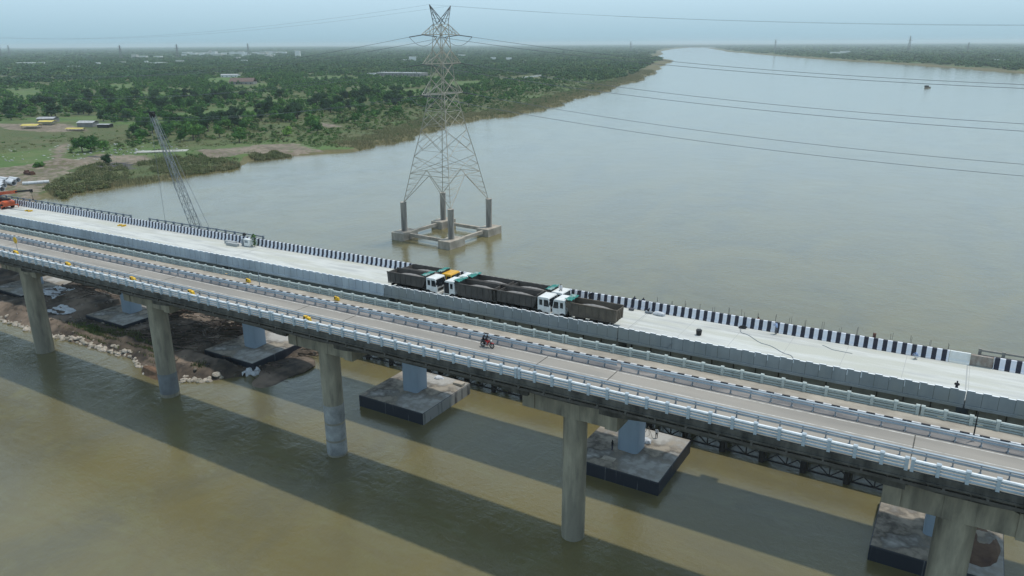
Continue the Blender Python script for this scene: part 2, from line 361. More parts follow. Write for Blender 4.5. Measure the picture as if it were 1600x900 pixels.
def land(name, shore, side, ys, us):
    Y, U = np.meshgrid(ys, us, indexing='ij'); X = shore(Y) + side * U
    Z = np.clip(U * .35 - .6, -.6, 1.5) + np.clip(U / 400, 0, 1) * 1.2 + .35 * vnoise(X, Y, 14, 3) * np.clip(U / 12, 0, 1)
    for (mx_, my_, mr_, mh_) in ((-375, 133, 9, 2.5), (-345, 192, 8, 2.2), (-330, 215, 10, 2.0), (-322, 196, 7, 1.4)):
        Z += mh_ * np.exp(-((X - mx_) ** 2 + (Y - my_) ** 2) / mr_ ** 2)
    V = np.stack([X, Y, Z], -1).reshape(-1, 3); a, b = len(ys), len(us)
    i = np.arange(a * b).reshape(a, b); q = np.stack([i[:-1, :-1], i[1:, :-1], i[1:, 1:], i[:-1, 1:]], -1).reshape(-1, 4)
    if side > 0: q = q[:, ::-1]
    o = np_mesh(name, V, q[:, ::-1], M_LAND, smooth=True)
    ca = o.data.color_attributes.new('zone', 'FLOAT_COLOR', 'POINT'); col = np.zeros((len(V), 4), np.float32)
    x, y = V[:, 0], V[:, 1]
    for q_, p in enumerate(EARTH): col[inside(x, y, p), 0] = .54 if q_ == 0 else .6
    for p in FIELDS: col[inside(x, y, p), 1] = .72
    for p in SPOIL: col[inside(x, y, p), 3] = 1
    u = U.reshape(-1); wdt = 16 + 9 * vnoise(x, y, 60, 5); wdt = np.where(y < 250, 5, wdt) + np.clip((y - 400) * .02, 0, 25)
    col[(u < wdt), 2] = 1; col[(u < 1.5), 0] = .6
    ca.data.foreach_set('color', col.ravel()); tag(o, kind='structure'); return o
ysL = np.unique(np.concatenate([np.linspace(-6000, -200, 30), np.arange(-200, 60, 12), np.arange(60, 620, 4), np.arange(620, 1200, 9), np.arange(1200, 3000, 30), np.arange(3000, 9800, 120), np.linspace(9800, 40000, 30)]))
us = np.unique(np.concatenate([np.arange(0, 12, 1.5), np.arange(12, 260, 4), np.arange(260, 800, 9), np.geomspace(800, 24000, 40)]))
land('river_bank', shore_l, -1, ysL, us)
ysR = np.unique(np.concatenate([np.linspace(-6000, 800, 40), np.arange(800, 3200, 20), np.arange(3200, 9800, 120), np.linspace(9800, 40000, 30)]))
land('far_river_bank', shore_r, 1, ysR, np.unique(np.concatenate([np.arange(0, 30, 3), np.arange(30, 200, 12), np.geomspace(200, 28000, 50)])))

# muddy construction fill under the bridges
FRONT = [(-300, 2), (-200, 4), (-173, 4.7), (-160, 4.0), (-150, 4.6), (-140, 4.6), (-130, 5.4), (-120, 3.5), (-113, 3.5), (-108, 6.5), (-103, 13), (-99, 24), (-96, 36)]
gx = np.arange(-310, -88, 1.1); gy = np.arange(-3, 56, 1.1); X, Y = np.meshgrid(gx, gy, indexing='ij')
dfront = Y - np.interp(X, [a for a, b in FRONT], [b for a, b in FRONT]) ; dright = (-99 + 4 * np.sin(Y * .25)) - X; dback = 48 + 3 * np.sin(X * .08) - Y
dd = np.minimum(np.minimum(dfront, dright), dback)
Z = np.clip(dd * .45 - .35, -.8, 1.3) + np.clip(dd / 5, 0, 1) * (.75 * vnoise(X, Y, 9, 21) + .5 * vnoise(X, Y, 3.4, 22) + .5)
Z += np.where((np.abs(X + 176) < 30) & (Y > 12), 1.0, 0) * np.clip((Y - 12) / 8, 0, 1)
for k in (-3, -2, -1):
    cx = -72.6 + 37.97 * k; near = (np.abs(X - cx) < 7.5) & (np.abs(Y - 19.2) < 7.5); Z = np.where(near, np.minimum(Z, 1.2 if k < -1 else .9), Z)
V = np.stack([X, Y, Z], -1).reshape(-1, 3); a, b = X.shape; i = np.arange(a * b).reshape(a, b)
q = np.stack([i[:-1, :-1], i[1:, :-1], i[1:, 1:], i[:-1, 1:]], -1).reshape(-1, 4)
M_MUD = mat('muddy_fill', (.115, .09, .068), .95, (.04, .033, .028), .3, (1, 1, 1), .8, 1.2, second=(.22, .17, .13), s2=.09, lo=.4, hi=.6)
tag(np_mesh('muddy_ground', V, q, M_MUD, smooth=True), kind='structure')
MUDZ = Z.copy()
def mud_z(x, y):
    i = int(np.clip((x + 310) / 1.1, 0, MUDZ.shape[0] - 1)); j = int(np.clip((y + 3) / 1.1, 0, MUDZ.shape[1] - 1)); return float(MUDZ[i, j])

# ------------------------------------------------------------------ haze
hz = MB(); hz.box(-32000, 32000, -7000, 42000, -2, 84)
hm = bpy.data.materials.new('thin_haze'); hm.use_nodes = True; hn = hm.node_tree
for n_ in list(hn.nodes):
    if n_.type != 'OUTPUT_MATERIAL': hn.nodes.remove(n_)
pv = hn.nodes.new('ShaderNodeVolumePrincipled'); pv.inputs['Density'].default_value = 0.000088; pv.inputs['Color'].default_value = (.80, .90, .97, 1); pv.inputs['Anisotropy'].default_value = .2
hn.links.new(pv.outputs[0], [n_ for n_ in hn.nodes if n_.type == 'OUTPUT_MATERIAL'][0].inputs['Volume'])
hazeo = tag(hz.build('haze', hm), kind='stuff')

# ------------------------------------------------------------------ old bridge
GO = .0095
def zo(x=0): return 22.05
XA, XB = -430.0, 75.0; VA, VB = -176.0, 20.0          # modelled length; length whose repeats are individual parts
PX = [-147.2 + 37.75 * k for k in range(-6, 7)]
old = thing('road_bridge', (0, 0, 0), 'older concrete road bridge with grey asphalt lane, motorcycle on it, nearest the camera', 'bridge')
def strip(name, m, y0, y1, z0, z1, parent=old, x0=XA, x1=XB, slope=GO):
    mb = MB(); n = 12
    for i in range(n): mb.box(x0 + (x1 - x0) * i / n, x0 + (x1 - x0) * (i + 1) / n, y0, y1, z0, z1)
    return mb.build(name, m, parent, slope=slope)
JO = sorted([p + 4.3 for p in PX] + [p - 4.3 for p in PX])
D = 22.05
mb = MB(); mb.box(XA, XB, -5.75, 5.75, D - .55, D - .02)
mb.box(XA, XB, -5.85, -5.4, D - .75, D - .56); mb.box(XA, XB, 5.4, 5.85, D - .75, D - .56)
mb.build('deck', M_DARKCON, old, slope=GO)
for x in JO:
    mb = MB(); mb.box(x - .05, x + .05, -3.2, 1.3, D - .019, D + .012); mb.build('expansion_joint', M_DARKCON, old, slope=GO)
mb = MB(); mb.box(XA, XB, -3.3, 1.35, D - .018, D); mb.build('road_surface', M_ROAD, old, slope=GO)
mb = MB(); mb.box(XA, XB, 1.36, 3.45, D - .018, D - .002); mb.build('road_shoulder', M_SHOULDER, old, slope=GO)
for y in (-1.15, 1.05):
    mb = MB()
    for i in range(60):
        x0 = XA + (XB - XA) * i / 60; mb.box(x0, x0 + (XB - XA) / 60, y, y + .14, D - .01, D + .005)
    mb.build('road_marking', M_LINE, old, slope=GO)
mb = MB(); mb.box(XA, XB, -5.5, -3.32, D - .018, D + .03); mb.build('footpath', M_WALK, old, slope=GO)
mb = MB(); mb.box(XA, XB, 3.72, 5.5, D - .018, D + .2); mb.build('footpath', M_WALK, old, slope=GO)
# kerb painted black and white
kb = MB(); x = XA; k = 0
while x < XB:
    kb.cm = k % 2; kb.box(x, min(x + .78, XB), 3.46, 3.71, D - .018, D + .23); x += .78; k += 1
kb.build('kerb', [mat('kerb_white', (.66, .67, .68), .7, (.4, .4, .4), 2), mat('kerb_black', (.012, .013, .02), .7)], old, slope=GO)
# girders between joints with haunched ends
for i in range(len(PX) - 1):
    g = MB(); x0, x1 = PX[i] + 4.35, PX[i + 1] - 4.35
    for y0, y1 in ((-3.4, -2.9), (-.9, -.4), (1.6, 2.1), (3.4, 3.9)):
        g.prism([(x0, D - .56), (x0, D - 3.1), (x0 + 1.6, D - 3.1), (x0 + 5, D - 2.75), (x1 - 5, D - 2.75), (x1 - 1.6, D - 3.1), (x1, D - 3.1), (x1, D - .56)], y0, y1, 'y')
    for xx in np.linspace(x0 + .3, x1 - .3, 6): g.box(xx - .15, xx + .15, -2.9, 3.4, D - 2.4, D - .57)
    # cantilever over the pier
    g.prism([(PX[i] - 4.3, D - .56), (PX[i] - 4.3, D - 2.6), (PX[i] - 2, D - 2.75), (PX[i] + 2, D - 2.75), (PX[i] + 4.3, D - 2.6), (PX[i] + 4.3, D - .56)], -3.3, 3.8, 'y')
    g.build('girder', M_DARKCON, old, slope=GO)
RAD = {0: 1.6, 1: 1.5, 2: 1.42, 3: 1.38, 4: 1.6}
for i, px in enumerate(PX):
    k = i - 6; k = int(round((px + 147.2) / 37.75)); r = RAD.get(k, 1.45)
    ztop = D + GO * px - 2.78
    e = MB(); e.cyl((0, 0, -1.5), (0, 0, 16.2), r, 28)
    p = e.build('pier', M_OLDCON, old, loc=(px, 0, 0), smooth=True)
    if k == 2:
        p['label'] = 'pier with pale whitewashed bands near the waterline'
        bb = MB()
        for z0, z1 in ((.3, 2.3), (2.6, 5.0), (5.3, 8.0)): bb.cyl((0, 0, z0), (0, 0, z1), r + .012, 28)
        bb.build('lime_coat', mat('lime_stained_concrete', (.36, .37, .36), .9, (.16, .165, .165), .5, (1, 1, .8)), p, smooth=True)
    if k == 1:
        bb = MB(); bb.cyl((0, 0, .6), (0, 0, 4.2), r + .012, 28)
        bb.build('lime_coat', mat('grey_patch_concrete', (.20, .215, .225), .9, (.12, .125, .13), .5, (1, 1, .8)), p, smooth=True)
    c = MB(); lo_ = 16.1
    c.prism([(-4.6, lo_), (4.3, lo_), (4.3, ztop - 1.0), (.5 + r, ztop - .1), (-r - .5, ztop - .1), (-4.6, ztop - 1.0)], -r * .97, r * .97, 'y')
    c.box(-6.1, -4.55, -r * 1.1, r * 1.1, lo_ + .1, ztop - .75)
    c.box(4.25, 5.7, -r * 1.1, r * 1.1, lo_ - .1, ztop - .75)
    c.prism([(-r * .8, lo_ - .02), (r * .8, lo_ - .02), (r * .8, ztop - .14), (-r * .8, ztop - .14)], -r * 1.0, -r * .96, 'y')
    c.box(-5.6, -5.0, -1.2, 1.2, ztop - .76, ztop - .35 + .0); c.box(4.6, 5.2, -1.2, 1.2, ztop - .76, ztop - .35)
    c.build('pier_cap', M_OLDCON, p, bevel=.06)
M_DUCT = mat('grey_duct', (.13, .125, .115), .8, (.07, .066, .06), .7)
# utility pipe hung under the near edge
mb = MB(); mb.bar((XA, -4.55, D - 1.72), (XB, -4.55, D - 1.72), .22, .3); mb.build('utility_pipe', mat('grey_duct', (.13, .125, .115), .8, (.07, .066, .06), .7), old, slope=GO)
def repeats(name, make, xs, m, parent, slope, vis=(VA, VB)):
    """one shared mesh repeated along the bridge, each its own part; those beyond the view as one"""
    first = None; restb = MB(); n = 0
    for x in xs:
        if vis[0] < x < vis[1] and n < 99:
            if first is None: b_ = MB(); make(b_, 0); first = o = b_.build(name, m, parent)
            else: o = first.copy(); C.objects.link(o); o.parent = parent
            o.location = (x, 0, slope * x); n += 1
        else: make(restb, x)
    if restb.v: tag(restb.build(name, m, parent, slope=slope), kind='stuff')
repeats('pipe_hanger', lambda b_, x: b_.bar((x, -5.3, D - .6), (x + .25, -4.55, D - 1.6), .1), np.arange(XA, XB, 3.1), M_DUCT, old, GO)
repeats('drain_spout', lambda b_, x: b_.box(x, x + .2, -5.72, -5.5, D - 1.2, D - .6), np.arange(XA + 1.2, XB, 3.1), M_DUCT, old, GO)

def bridge_railing(label, y, m, gaps):
    t = thing('bridge_railing', (0, 0, 0), label, 'railing', 'concrete railings along the road bridge')
    st = 37.75 / 18; off = y
    rest = MB()
    for px in PX[:-1]:
        a, b = px - 4.3 + .15, px + 37.75 - 4.3 - .15
        r_ = MB()
        for z0, z1 in ((.12, .30), (.41, .59), (.70, .86)): r_.prism([(y - .06, D + z0), (y + .06, D + z0), (y + .10, D + z1 - .05), (y + .03, D + z1), (y - .03, D + z1), (y - .10, D + z1 - .05)], a, b)
        r_.build('rail_panel', m, t, slope=GO)
        c = MB(); c.prism([(y - .15, D + .93), (y + .15, D + .93), (y + .10, D + 1.05), (y - .10, D + 1.05)], a, b); c.build('coping', M_COPING if y < 0 else M_RAILGREEN, t, slope=GO)
        for j in range(18):
            for dx in ((0,) if j else (-.22, .22)):
                xx = px - 4.3 + j * st + dx + (.0)
                if j == 0 or True:
                    p = MB() if VA < xx < VB else rest
                    X0 = 0 if VA < xx < VB else xx
                    p.box(X0 - .14, X0 + .14, y - .17, y + .17, D - .02 + (0), D + 1.10)
                    p.prism([(y - .19, D + 1.10), (y + .19, D + 1.10), (y + .1, D + 1.2), (y - .1, D + 1.2)], X0 - .18, X0 + .18)
                    if VA < xx < VB:
                        if y < 0 or True: posts.append((xx, p, t, m))
    # individual posts share one mesh
    first = None; n = 0
    for xx, p, tt, mm in [q for q in posts if q[2] is t]:
        if first is None: first = p.build('post', mm, t); o = first
        elif n < 99: o = first.copy(); C.objects.link(o); o.parent = t
        else: break
        o.location = (xx, 0, GO * xx); n += 1
    if rest.v: tag(rest.build('post', m, t, slope=GO), kind='stuff')
    return t
posts = []
bridge_railing('pale blue concrete railing along the near outer edge of the road bridge', -5.55, M_RAILBLUE, 0)
bridge_railing('grey-green concrete railing between the road bridge and the new deck', 5.55, M_RAILGREEN, 0)

def guardrail(label, y, face, joints):
    t = thing('guardrail', (0, 0, 0), label, 'guardrail', 'blue steel guardrails beside the lane')
    seg = [XA] + joints + [XB]
    for a, b in zip(seg, seg[1:]):
        r_ = MB(); a += .25; b -= .25
        for z in (.52, .82):
            r_.prism([(y, D + z - .11), (y + face * .08, D + z - .05), (y + face * .08, D + z + .05), (y, D + z + .11), (y - face * .03, D + z + .11), (y - face * .03, D + z - .11)], a, b)
        r_.build('beam', M_STEELBLUE, t, slope=GO)
    xs = np.arange(XA + .6, XB, 2.0); first = None; rest = MB(); n = 0
    for xx in xs:
        yy = y - face * .12
        if VA < xx < VB and n < 99:
            if first is None:
                p = MB(); p.box(-.05, .05, yy - .07, yy + .07, D, D + .9); p.box(-.12, .12, yy - .12, yy + .12, D + .031, D + .05)
                if face < 0: p.bar((0, yy, D + .5), (0, yy - .42, D + .02), .07)
                first = o = p.build('post', M_GREYPOST, t)
            else: o = first.copy(); C.objects.link(o); o.parent = t
            o.location = (xx, 0, GO * xx); n += 1
        else: rest.box(xx - .05, xx + .05, yy - .07, yy + .07, D, D + .9)
    tag(rest.build('post', M_GREYPOST, t, slope=GO), kind='stuff')
    return t
guardrail('blue steel guardrail on the near side of the lane, in front of the motorcycle', -3.4, -1, [])
guardrail('blue steel guardrail on the far side of the lane, behind the motorcycle', 1.75, -1, [p + 4.3 for p in PX if XA < p + 4.3 < XB] )

# ------------------------------------------------------------------ new bridge
GN = .0105; N = 21.1
NPX = [-72.6 + 37.97 * k for k in range(-9, 5)]
new = thing('road_bridge', (0, 0, 0), 'newly built bridge with bare white concrete deck carrying parked dump trucks', 'bridge')
XS = -72.8                                            # left of this joint the outside is painted
mb = MB(); mb.box(XA, XB, 13.82, 24.35, N - .3, N); mb.build('deck', M_NEWDECK, new, slope=GN)
M_JOINT = mat('deck_joint', (.36, .37, .36), .9)
NJ = [-111.1, -72.8, -35.3, 3.46]; NJA = [-72.8 + 38.0 * k for k in range(-9, 4)]
repeats('deck_joint', lambda b_, x: b_.box(x - .06, x + .06, 13.9, 24.3, N, N + .006), NJA, M_JOINT, new, GN)
repeats('saw_cut', lambda b_, x: b_.box(x - .025, x + .025, 13.9, 24.3, N, N + .004), np.arange(XA + 3, XB, 6.33), M_JOINT, new, GN)
for i in range(len(NJA) - 1):
    x0, x1 = NJA[i] + .08, NJA[i + 1] - .08; painted = x1 < XS + 1
    g = MB(); g.prism([(13.7, N - .62), (15.0, N - .72), (15.2, N - 2.9), (23, N - 2.9), (23.3, N - .72), (24.6, N - .62)], x0 + .5, x1 - .5)
    g.prism([(14.9, N - 1.2), (15.4, N - 3.3), (22.8, N - 3.3), (23.3, N - 1.2)], x0 + 2, x1 - 2)
    gg = g.build('girder', M_GIRDBLUE if painted else M_GIRDGREY, new, slope=GN)
    def stf(b_, x, w_=(.22 if painted else .05), pt=painted):
        b_.box(x - w_, x + w_, 14.86, 15.25, N - 2.85, N - .74)
        if not pt: b_.box(x - .25, x + .25, 14.82, 15.1, N - 1.12, N - 1.02)
    repeats('stiffener', stf, np.arange(x0 + 1.2, x1 - .5, 5.3 if painted else 2.6), M_GIRDBLUE if painted else M_DARKCON, gg, GN)
    l = MB(); l.box(x0, x1, 13.22, 14.4, N - .62, N - .32)
    l.build('ledge', M_NEWPAINT if painted else M_NEWCON, new, slope=GN)
mb = MB(); mb.box(XA, XB, 24.1, 24.9, N - .62, N - .31); mb.build('ledge', M_NEWCON, new, slope=GN)
for i, px in enumerate(NPX):
    k = int(round((px + 72.6) / 37.97)); zt = N + GN * px - 3.35
    p = MB(); hx, hy, ch = 1.55, 1.5, .5
    prof = []
    for cx, cy, a0 in ((hx - ch, hy - ch, 0), (-hx + ch, hy - ch, 90), (-hx + ch, -hy + ch, 180), (hx - ch, -hy + ch, 270)):
        for j in range(5): prof.append((cx + ch * math.cos(R(a0 + j * 22.5)), cy + ch * math.sin(R(a0 + j * 22.5))))
    p.prism(prof, 1.8, zt - 1.4, 'z')
    po = p.build('pier', M_PIERBLUE, new, loc=(px, 19.4, 0), smooth=True)
    h = MB(); h.prism([(-1.6, zt - 1.4), (1.6, zt - 1.4), (3.6, zt - .4), (3.6, zt), (-3.6, zt), (-3.6, zt - .4)], -1.5, 1.5, 'x'); h.build('pier_head', M_PIERBLUE, po)
    c = MB(); c.cm = 0
    hx = 6.5; hy = 6.5
    c.box(-hx, hx, -hy, hy, -1.5, 1.93)
    if k == 0: c.m[3] = 1                           # this cap shows bare streaked concrete on its right side
    co_ = c.build('pile_cap', [M_CAPSIDE, mat('bare_streaked_side', (.26, .255, .24), .9, (.05, .05, .055), 1.1, (1, 1, .12), lo=.5, hi=.66)] if k == 0 else M_CAPSIDE, po, bevel=.12)
    # muddy top sheet, kept inside the cap's edge
    t_ = MB(); nx = 26; vv = []; ff = []
    for a_ in range(nx + 1):
        for b_ in range(nx + 1):
            xx = -hx + .1 + (2 * hx - .2) * a_ / nx; yy = -hy + .1 + (2 * hy - .2) * b_ / nx
            e = min(hx - abs(xx), hy - abs(yy)); zz = 1.935 + max(0, min(1, e / 1.2)) * max(0, .12 + .13 * float(vnoise(xx + px, yy, 2.2, 9)))
            if k in (2,) and xx > 1.5: zz += max(0, .9 - abs(yy - 1) * .22) * min(1, (xx - 1.5) / 2) * max(0, min(1, e / 1.5))
            vv.append((xx, yy, zz))
    for a_ in range(nx):
        for b_ in range(nx):
            q0 = a_ * (nx + 1) + b_; ff.append((q0, q0 + nx + 1, q0 + nx + 2, q0 + 1))
    t_.add(vv, ff); t_.build('cap_top', M_CAPTOP, co_, smooth=True)

# near barrier: outer face with a notched top
def near_barrier():
    t = thing('crash_barrier', (0, 0, 0), 'plain grey concrete barrier with notched top on the near edge of the new deck', 'barrier')
    for i in range(len(NJA) - 1):
        x0, x1 = NJA[i] + .04, NJA[i + 1] - .04; painted = x1 < XS + 1
        b_ = MB(); b_.prism([(13.35, N - .32), (13.80, N - .32), (13.80, N + .1), (13.62, N + .5), (13.58, N + 1.18), (13.35, N + 1.18)], x0, x1)
        n_ = int((x1 - x0) / 1.36); st = (x1 - x0) / n_
        for j in range(n_):
            q0 = x0 + j * st; b_.box(q0 + .02, q0 + st * .52, 13.352, 13.56, N + 1.181, N + 1.27)
        o = b_.build('barrier_segment', M_NEWPAINT if painted else M_NEWCON, t, slope=GN)
        wtop = MB()
        for j in range(n_):
            q0 = x0 + j * st; wtop.box(q0 + .04, q0 + st * .50, 13.36, 13.555, N + 1.271, N + 1.278); wtop.box(q0 + st * .54, q0 + st, 13.345, 13.57, N + 1.182, N + 1.188)
        wtop.build('paint_band', M_DRIP, o, slope=GN)
        dr = MB()
        rr = random.Random(i)
        for j in range(n_):
            q0 = x0 + j * st + st * .03
            if not painted and (x0 < -40 or -18 < q0 < -1 and rr.random() < .8) or (painted and x0 > -80 and q0 > -98 and rr.random() < .9) or (painted and rr.random() < .12):
                L_ = rr.uniform(.25, .75); w_ = rr.uniform(.05, .11); dr.box(q0, q0 + w_, 13.342, 13.36, N + 1.18 - L_, N + 1.18)
        if dr.v: dr.build('paint_drip', M_DRIP, o, slope=GN)
        sm = MB()
        for j in range(n_): sm.box(x0 + j * st - .015, x0 + j * st + .015, 13.346, 13.36, N - .3, N + 1.17)
        sm.box(x0, x1, 13.347, 13.359, N - .3, N - .28); sm.build('seam', M_DARKCON, o, slope=GN)
    return t
near_barrier()
def far_barrier():
    t = thing('crash_barrier', (0, 0, 0), 'black and white striped concrete barrier along the river side of the new deck', 'barrier')
    segs = [(XA, NJA[0])] + list(zip(NJA, NJA[1:])) + [(NJA[-1], XB)]
    for x0, x1 in segs:
        parts = [(x0, x1)]
        if abs(x1 - 3.2) < 2: parts = [(x0, 1.3)]
        if abs(x0 - 3.2) < 2: parts = [(5.6, x1)]
        for p0, p1 in parts:
            b_ = MB(); b_.prism([(24.35, N - .32), (24.15, N + .0), (24.15, N + .18), (24.32, N + .45), (24.42, N + 1.28), (24.68, N + 1.28), (24.75, N - .32)], p0 + .03, p1 - .03)
            b_.build('barrier_segment', M_STRIPE, t, slope=GN)
    b_ = MB(); b_.prism([(24.35, N - .32), (24.15, N + .0), (24.15, N + .18), (24.32, N + .45), (24.42, N + 1.28), (24.68, N + 1.28), (24.75, N - .32)], 1.32, 3.35)
    o = b_.build('barrier_segment', M_WHITE, t, slope=GN); o['label'] = 'plain white painted barrier segment'
    b_ = MB(); b_.box(3.4, 5.55, 24.3, 24.7, N - .3, N + 1.22)
    for k_ in range(5): b_.box(3.4 + k_ * .53, 3.43 + k_ * .53, 24.24, 24.3, N, N + 1.2)
    o = b_.build('barrier_formwork', mat('rusty_formwork', (.20, .13, .10), .9, (.32, .31, .28), .8, (1, 1, 1)), t, slope=GN)
    return t
far_barrier()
# open concrete rail outside the barrier, three runs
def outer_rail(label, x0, x1, m, y=25.55, st=2.6, h=1.62):
    t = thing('outer_railing', (0, 0, 0), label, 'railing', 'open railings outside the striped barrier')
    r_ = MB(); r_.box(x0, x1, 24.9, 25.8, N - .6, N - .32); r_.build('edge_slab', M_NEWCON, t, slope=GN)
    r_ = MB(); r_.box(x0, x1, y - .1, y + .1, N + h - .2, N + h); r_.build('top_rail', m, t, slope=GN)
    r_ = MB(); r_.box(x0, x1, y - .08, y + .08, N + h - .75, N + h - .58); r_.box(x0, x1, y - .08, y + .08, N - .31, N + .3); r_.build('lower_rail', m, t, slope=GN)
    n_ = int((x1 - x0) / st); first = None
    for j in range(n_ + 1):
        xx = x0 + (x1 - x0) * j / n_
        if first is None:
            p = MB(); p.box(-.16, .16, y - .14, y + .14, N - .315, N + h + .08); first = o = p.build('post', m, t)
        else: o = first.copy(); C.objects.link(o); o.parent = t
        o.location = (xx, 0, GN * xx)
M_RAILGREY = mat('grey_rail_concrete', (.22, .25, .28), .8, (.15, .17, .19), .8)
outer_rail('grey open railing behind the stripes beside the orange mobile crane', -215, -153.5, M_RAILGREY)
outer_rail('grey open railing behind the stripes below the lattice crane boom', -147, -112.5, M_RAILGREY)
outer_rail('tan concrete open railing behind the stripes at the right picture edge', 4.2, 45, mat('tan_rail_concrete', (.30, .285, .25), .85, (.2, .19, .17), .8), st=2.2)
# starter bars sticking out behind the barrier
rr = random.Random(3)
for x in np.arange(-34, 3, 1.95):
    for k_ in range(2):
        h = rr.uniform(.4, 1.0); xx = x + rr.uniform(-.2, .2); rb = MB(); rb.bar((0, 0, -.3), (rr.uniform(-.1, .1), 0, 1.25 + h), .035)
        o = rb.build('starter_bar', M_REBAR); o.location = (xx, 25.0, N + GN * xx); tag(o, 'thin rebar rod sticking up behind the striped barrier right of the trucks', 'rebar', 'rebar rods behind the striped barrier')
# cables lying on the new deck
def cable(label, pts, wdt, m, z0=.03):
    mb = MB(); mb.path([(x, y, N + GN * x + z0) for x, y in pts], wdt); o = mb.build('electric_cable', m); tag(o, label, 'cable', 'cables on the new deck'); return o
def wig(pts, n=6):
    out = []
    for (a, b), (c, d) in zip(pts, pts[1:]):
        for i in range(n):
            t = i / n; t2 = (1 - math.cos(t * math.pi)) / 2; out.append((a + (c - a) * t, b + (d - b) * t2))
    return out + [pts[-1]]
cable('thin dark cable winding over the white deck in front of the two standing workers', wig([(-22.5, 24), (-21.5, 22), (-18, 19.5), (-14.8, 17.5), (-13.5, 15.6), (-11.0, 15.2), (-9, 14.2)]), .06, M_GREYPOST)
cable('short dark cable on the white deck left of the crouching worker', wig([(-12, 22.5), (-10.5, 21.6), (-8.5, 21.5)]), .05, M_GREYPOST)
cb = MB(); cb.path([(-27.6, 13.28, N - .25 + 1.4 - .6), (-29, 13.25, N - 1.0), (-30.5, 13.1, N - 2.4)], .05); tag(cb.build('hanging_cable', M_GREYPOST, slope=GN), 'dark cable hanging down the grey face of the near barrier', 'cable')

# ------------------------------------------------------------------ temporary trestle behind the new bridge
tr = thing('temporary_trestle', (-50, 30.5, 0), 'low black steel trestle standing in the water behind the new piers', 'trestle')
d_ = MB()
for y in (-2, 2): d_.box(-54, 60, y - .2, y + .2, 3.1, 3.75)
d_.box(-54, 60, -2.3, 2.3, 3.76, 3.9); d_.build('deck', M_BLACKSTEEL, tr)
tp = MB()
for y in (-2.2, 2.2):
    for z in (.55, 2.9): tp.bar((-54, y, z), (60, y, z), .2)
    x = -54
    while x < 60:
        tp.bar((x, y, .55), (x + 2.77, y, 2.9), .13); tp.bar((x + 2.77, y, .55), (x, y, 2.9), .13); tp.bar((x, y, .55), (x, y, 2.9), .15); x += 2.77
tp.build('truss', M_BLACKSTEEL, tr)
pile0 = None
for j in range(21):
    for y in (-2.0, 2.0):
        if pile0 is None:
            p = MB(); p.cyl((0, 0, -2), (0, 0, 3.1), .42, 12); pile0 = o = p.build('pile', M_BLACKSTEEL, tr, smooth=True)
        else: o = pile0.copy(); C.objects.link(o); o.parent = tr
        o.location = (-52 + j * 5.55, y, 0)
br = MB()
for j in range(21):
    x = -52 + j * 5.55; br.bar((x, -2, .3), (x, 2, 2.8), .15); br.bar((x, 2, .3), (x, -2, 2.8), .15); br.bar((x, -2, .7), (x, 2, .7), .2)
br.build('brace', M_BLACKSTEEL, tr)
gpl = MB(); gpl.bar((-36.2, 24.6, 2.2), (-35.4, 28.6, 3.95), .8, .1); tag(gpl.build('gangplank', M_TIMBER), 'sloping timber gangplank from pile cap up to the black trestle', 'gangplank')

# ------------------------------------------------------------------ transmission tower
TX, TY = -133.6, 113.6
tw = thing('transmission_tower', (TX, TY, 0), 'tall lattice transmission tower on four concrete columns in the river', 'pylon')
tw.rotation_euler = (0, 0, R(-4))
BO = 9.1
cap0 = None
for sx_, sy_ in ((-1, -1), (1, -1), (1, 1), (-1, 1)):
    b_ = MB(); b_.box(-2.2, 2.2, -3.5, 3.5, -1.2, 2.2)
    for q in range(7): b_.box(-2.24, 2.24, -3.4 + q * .97, -2.6 + q * .97, -.6 - (q * 37 % 5) * .1, .12 + (q * 29 % 4) * .07)
    o = b_.build('footing', M_PYLCON, tw, loc=(sx_ * BO, sy_ * BO, .1), bevel=.08)
    c = MB(); c.cyl((0, 0, 2.18), (0, 0, 10.8), .92, 24); c.cyl((0, 0, 10.8), (0, 0, 10.95), .98, 24)
    c.build('column', M_PYLCOL, o, smooth=True)
for a_, b_ in (((-1, -1), (1, -1)), ((1, -1), (1, 1)), ((1, 1), (-1, 1)), ((-1, 1), (-1, -1))):
    m_ = MB(); m_.bar((a_[0] * (BO - 0), a_[1] * BO, 1.35), (b_[0] * BO, b_[1] * BO, 1.35), .8, .95)
    m_.build('tie_beam', M_PYLCON, tw)
HW = [(10.9, 9.0), (19.5, 7.35), (24.5, 6.4), (32, 4.75), (37.5, 3.7), (42.3, 2.85), (46.5, 2.4), (50.6, 2.1), (54.5, 1.85), (58.4, 1.6), (61.2, 1.45)]
lat = MB(); dark = MB()
S4 = ((-1, -1), (1, -1), (1, 1), (-1, 1))
def P4(i, k): z, h = HW[k]; s = S4[i % 4]; return Vector((s[0] * h, s[1] * h, z))
for i in range(4):
    leg = MB()
    for k in range(len(HW) - 1): leg.bar(P4(i, k), P4(i, k + 1), .20 if k < 5 else .18)
    leg.build('leg', M_LATTICE, tw)
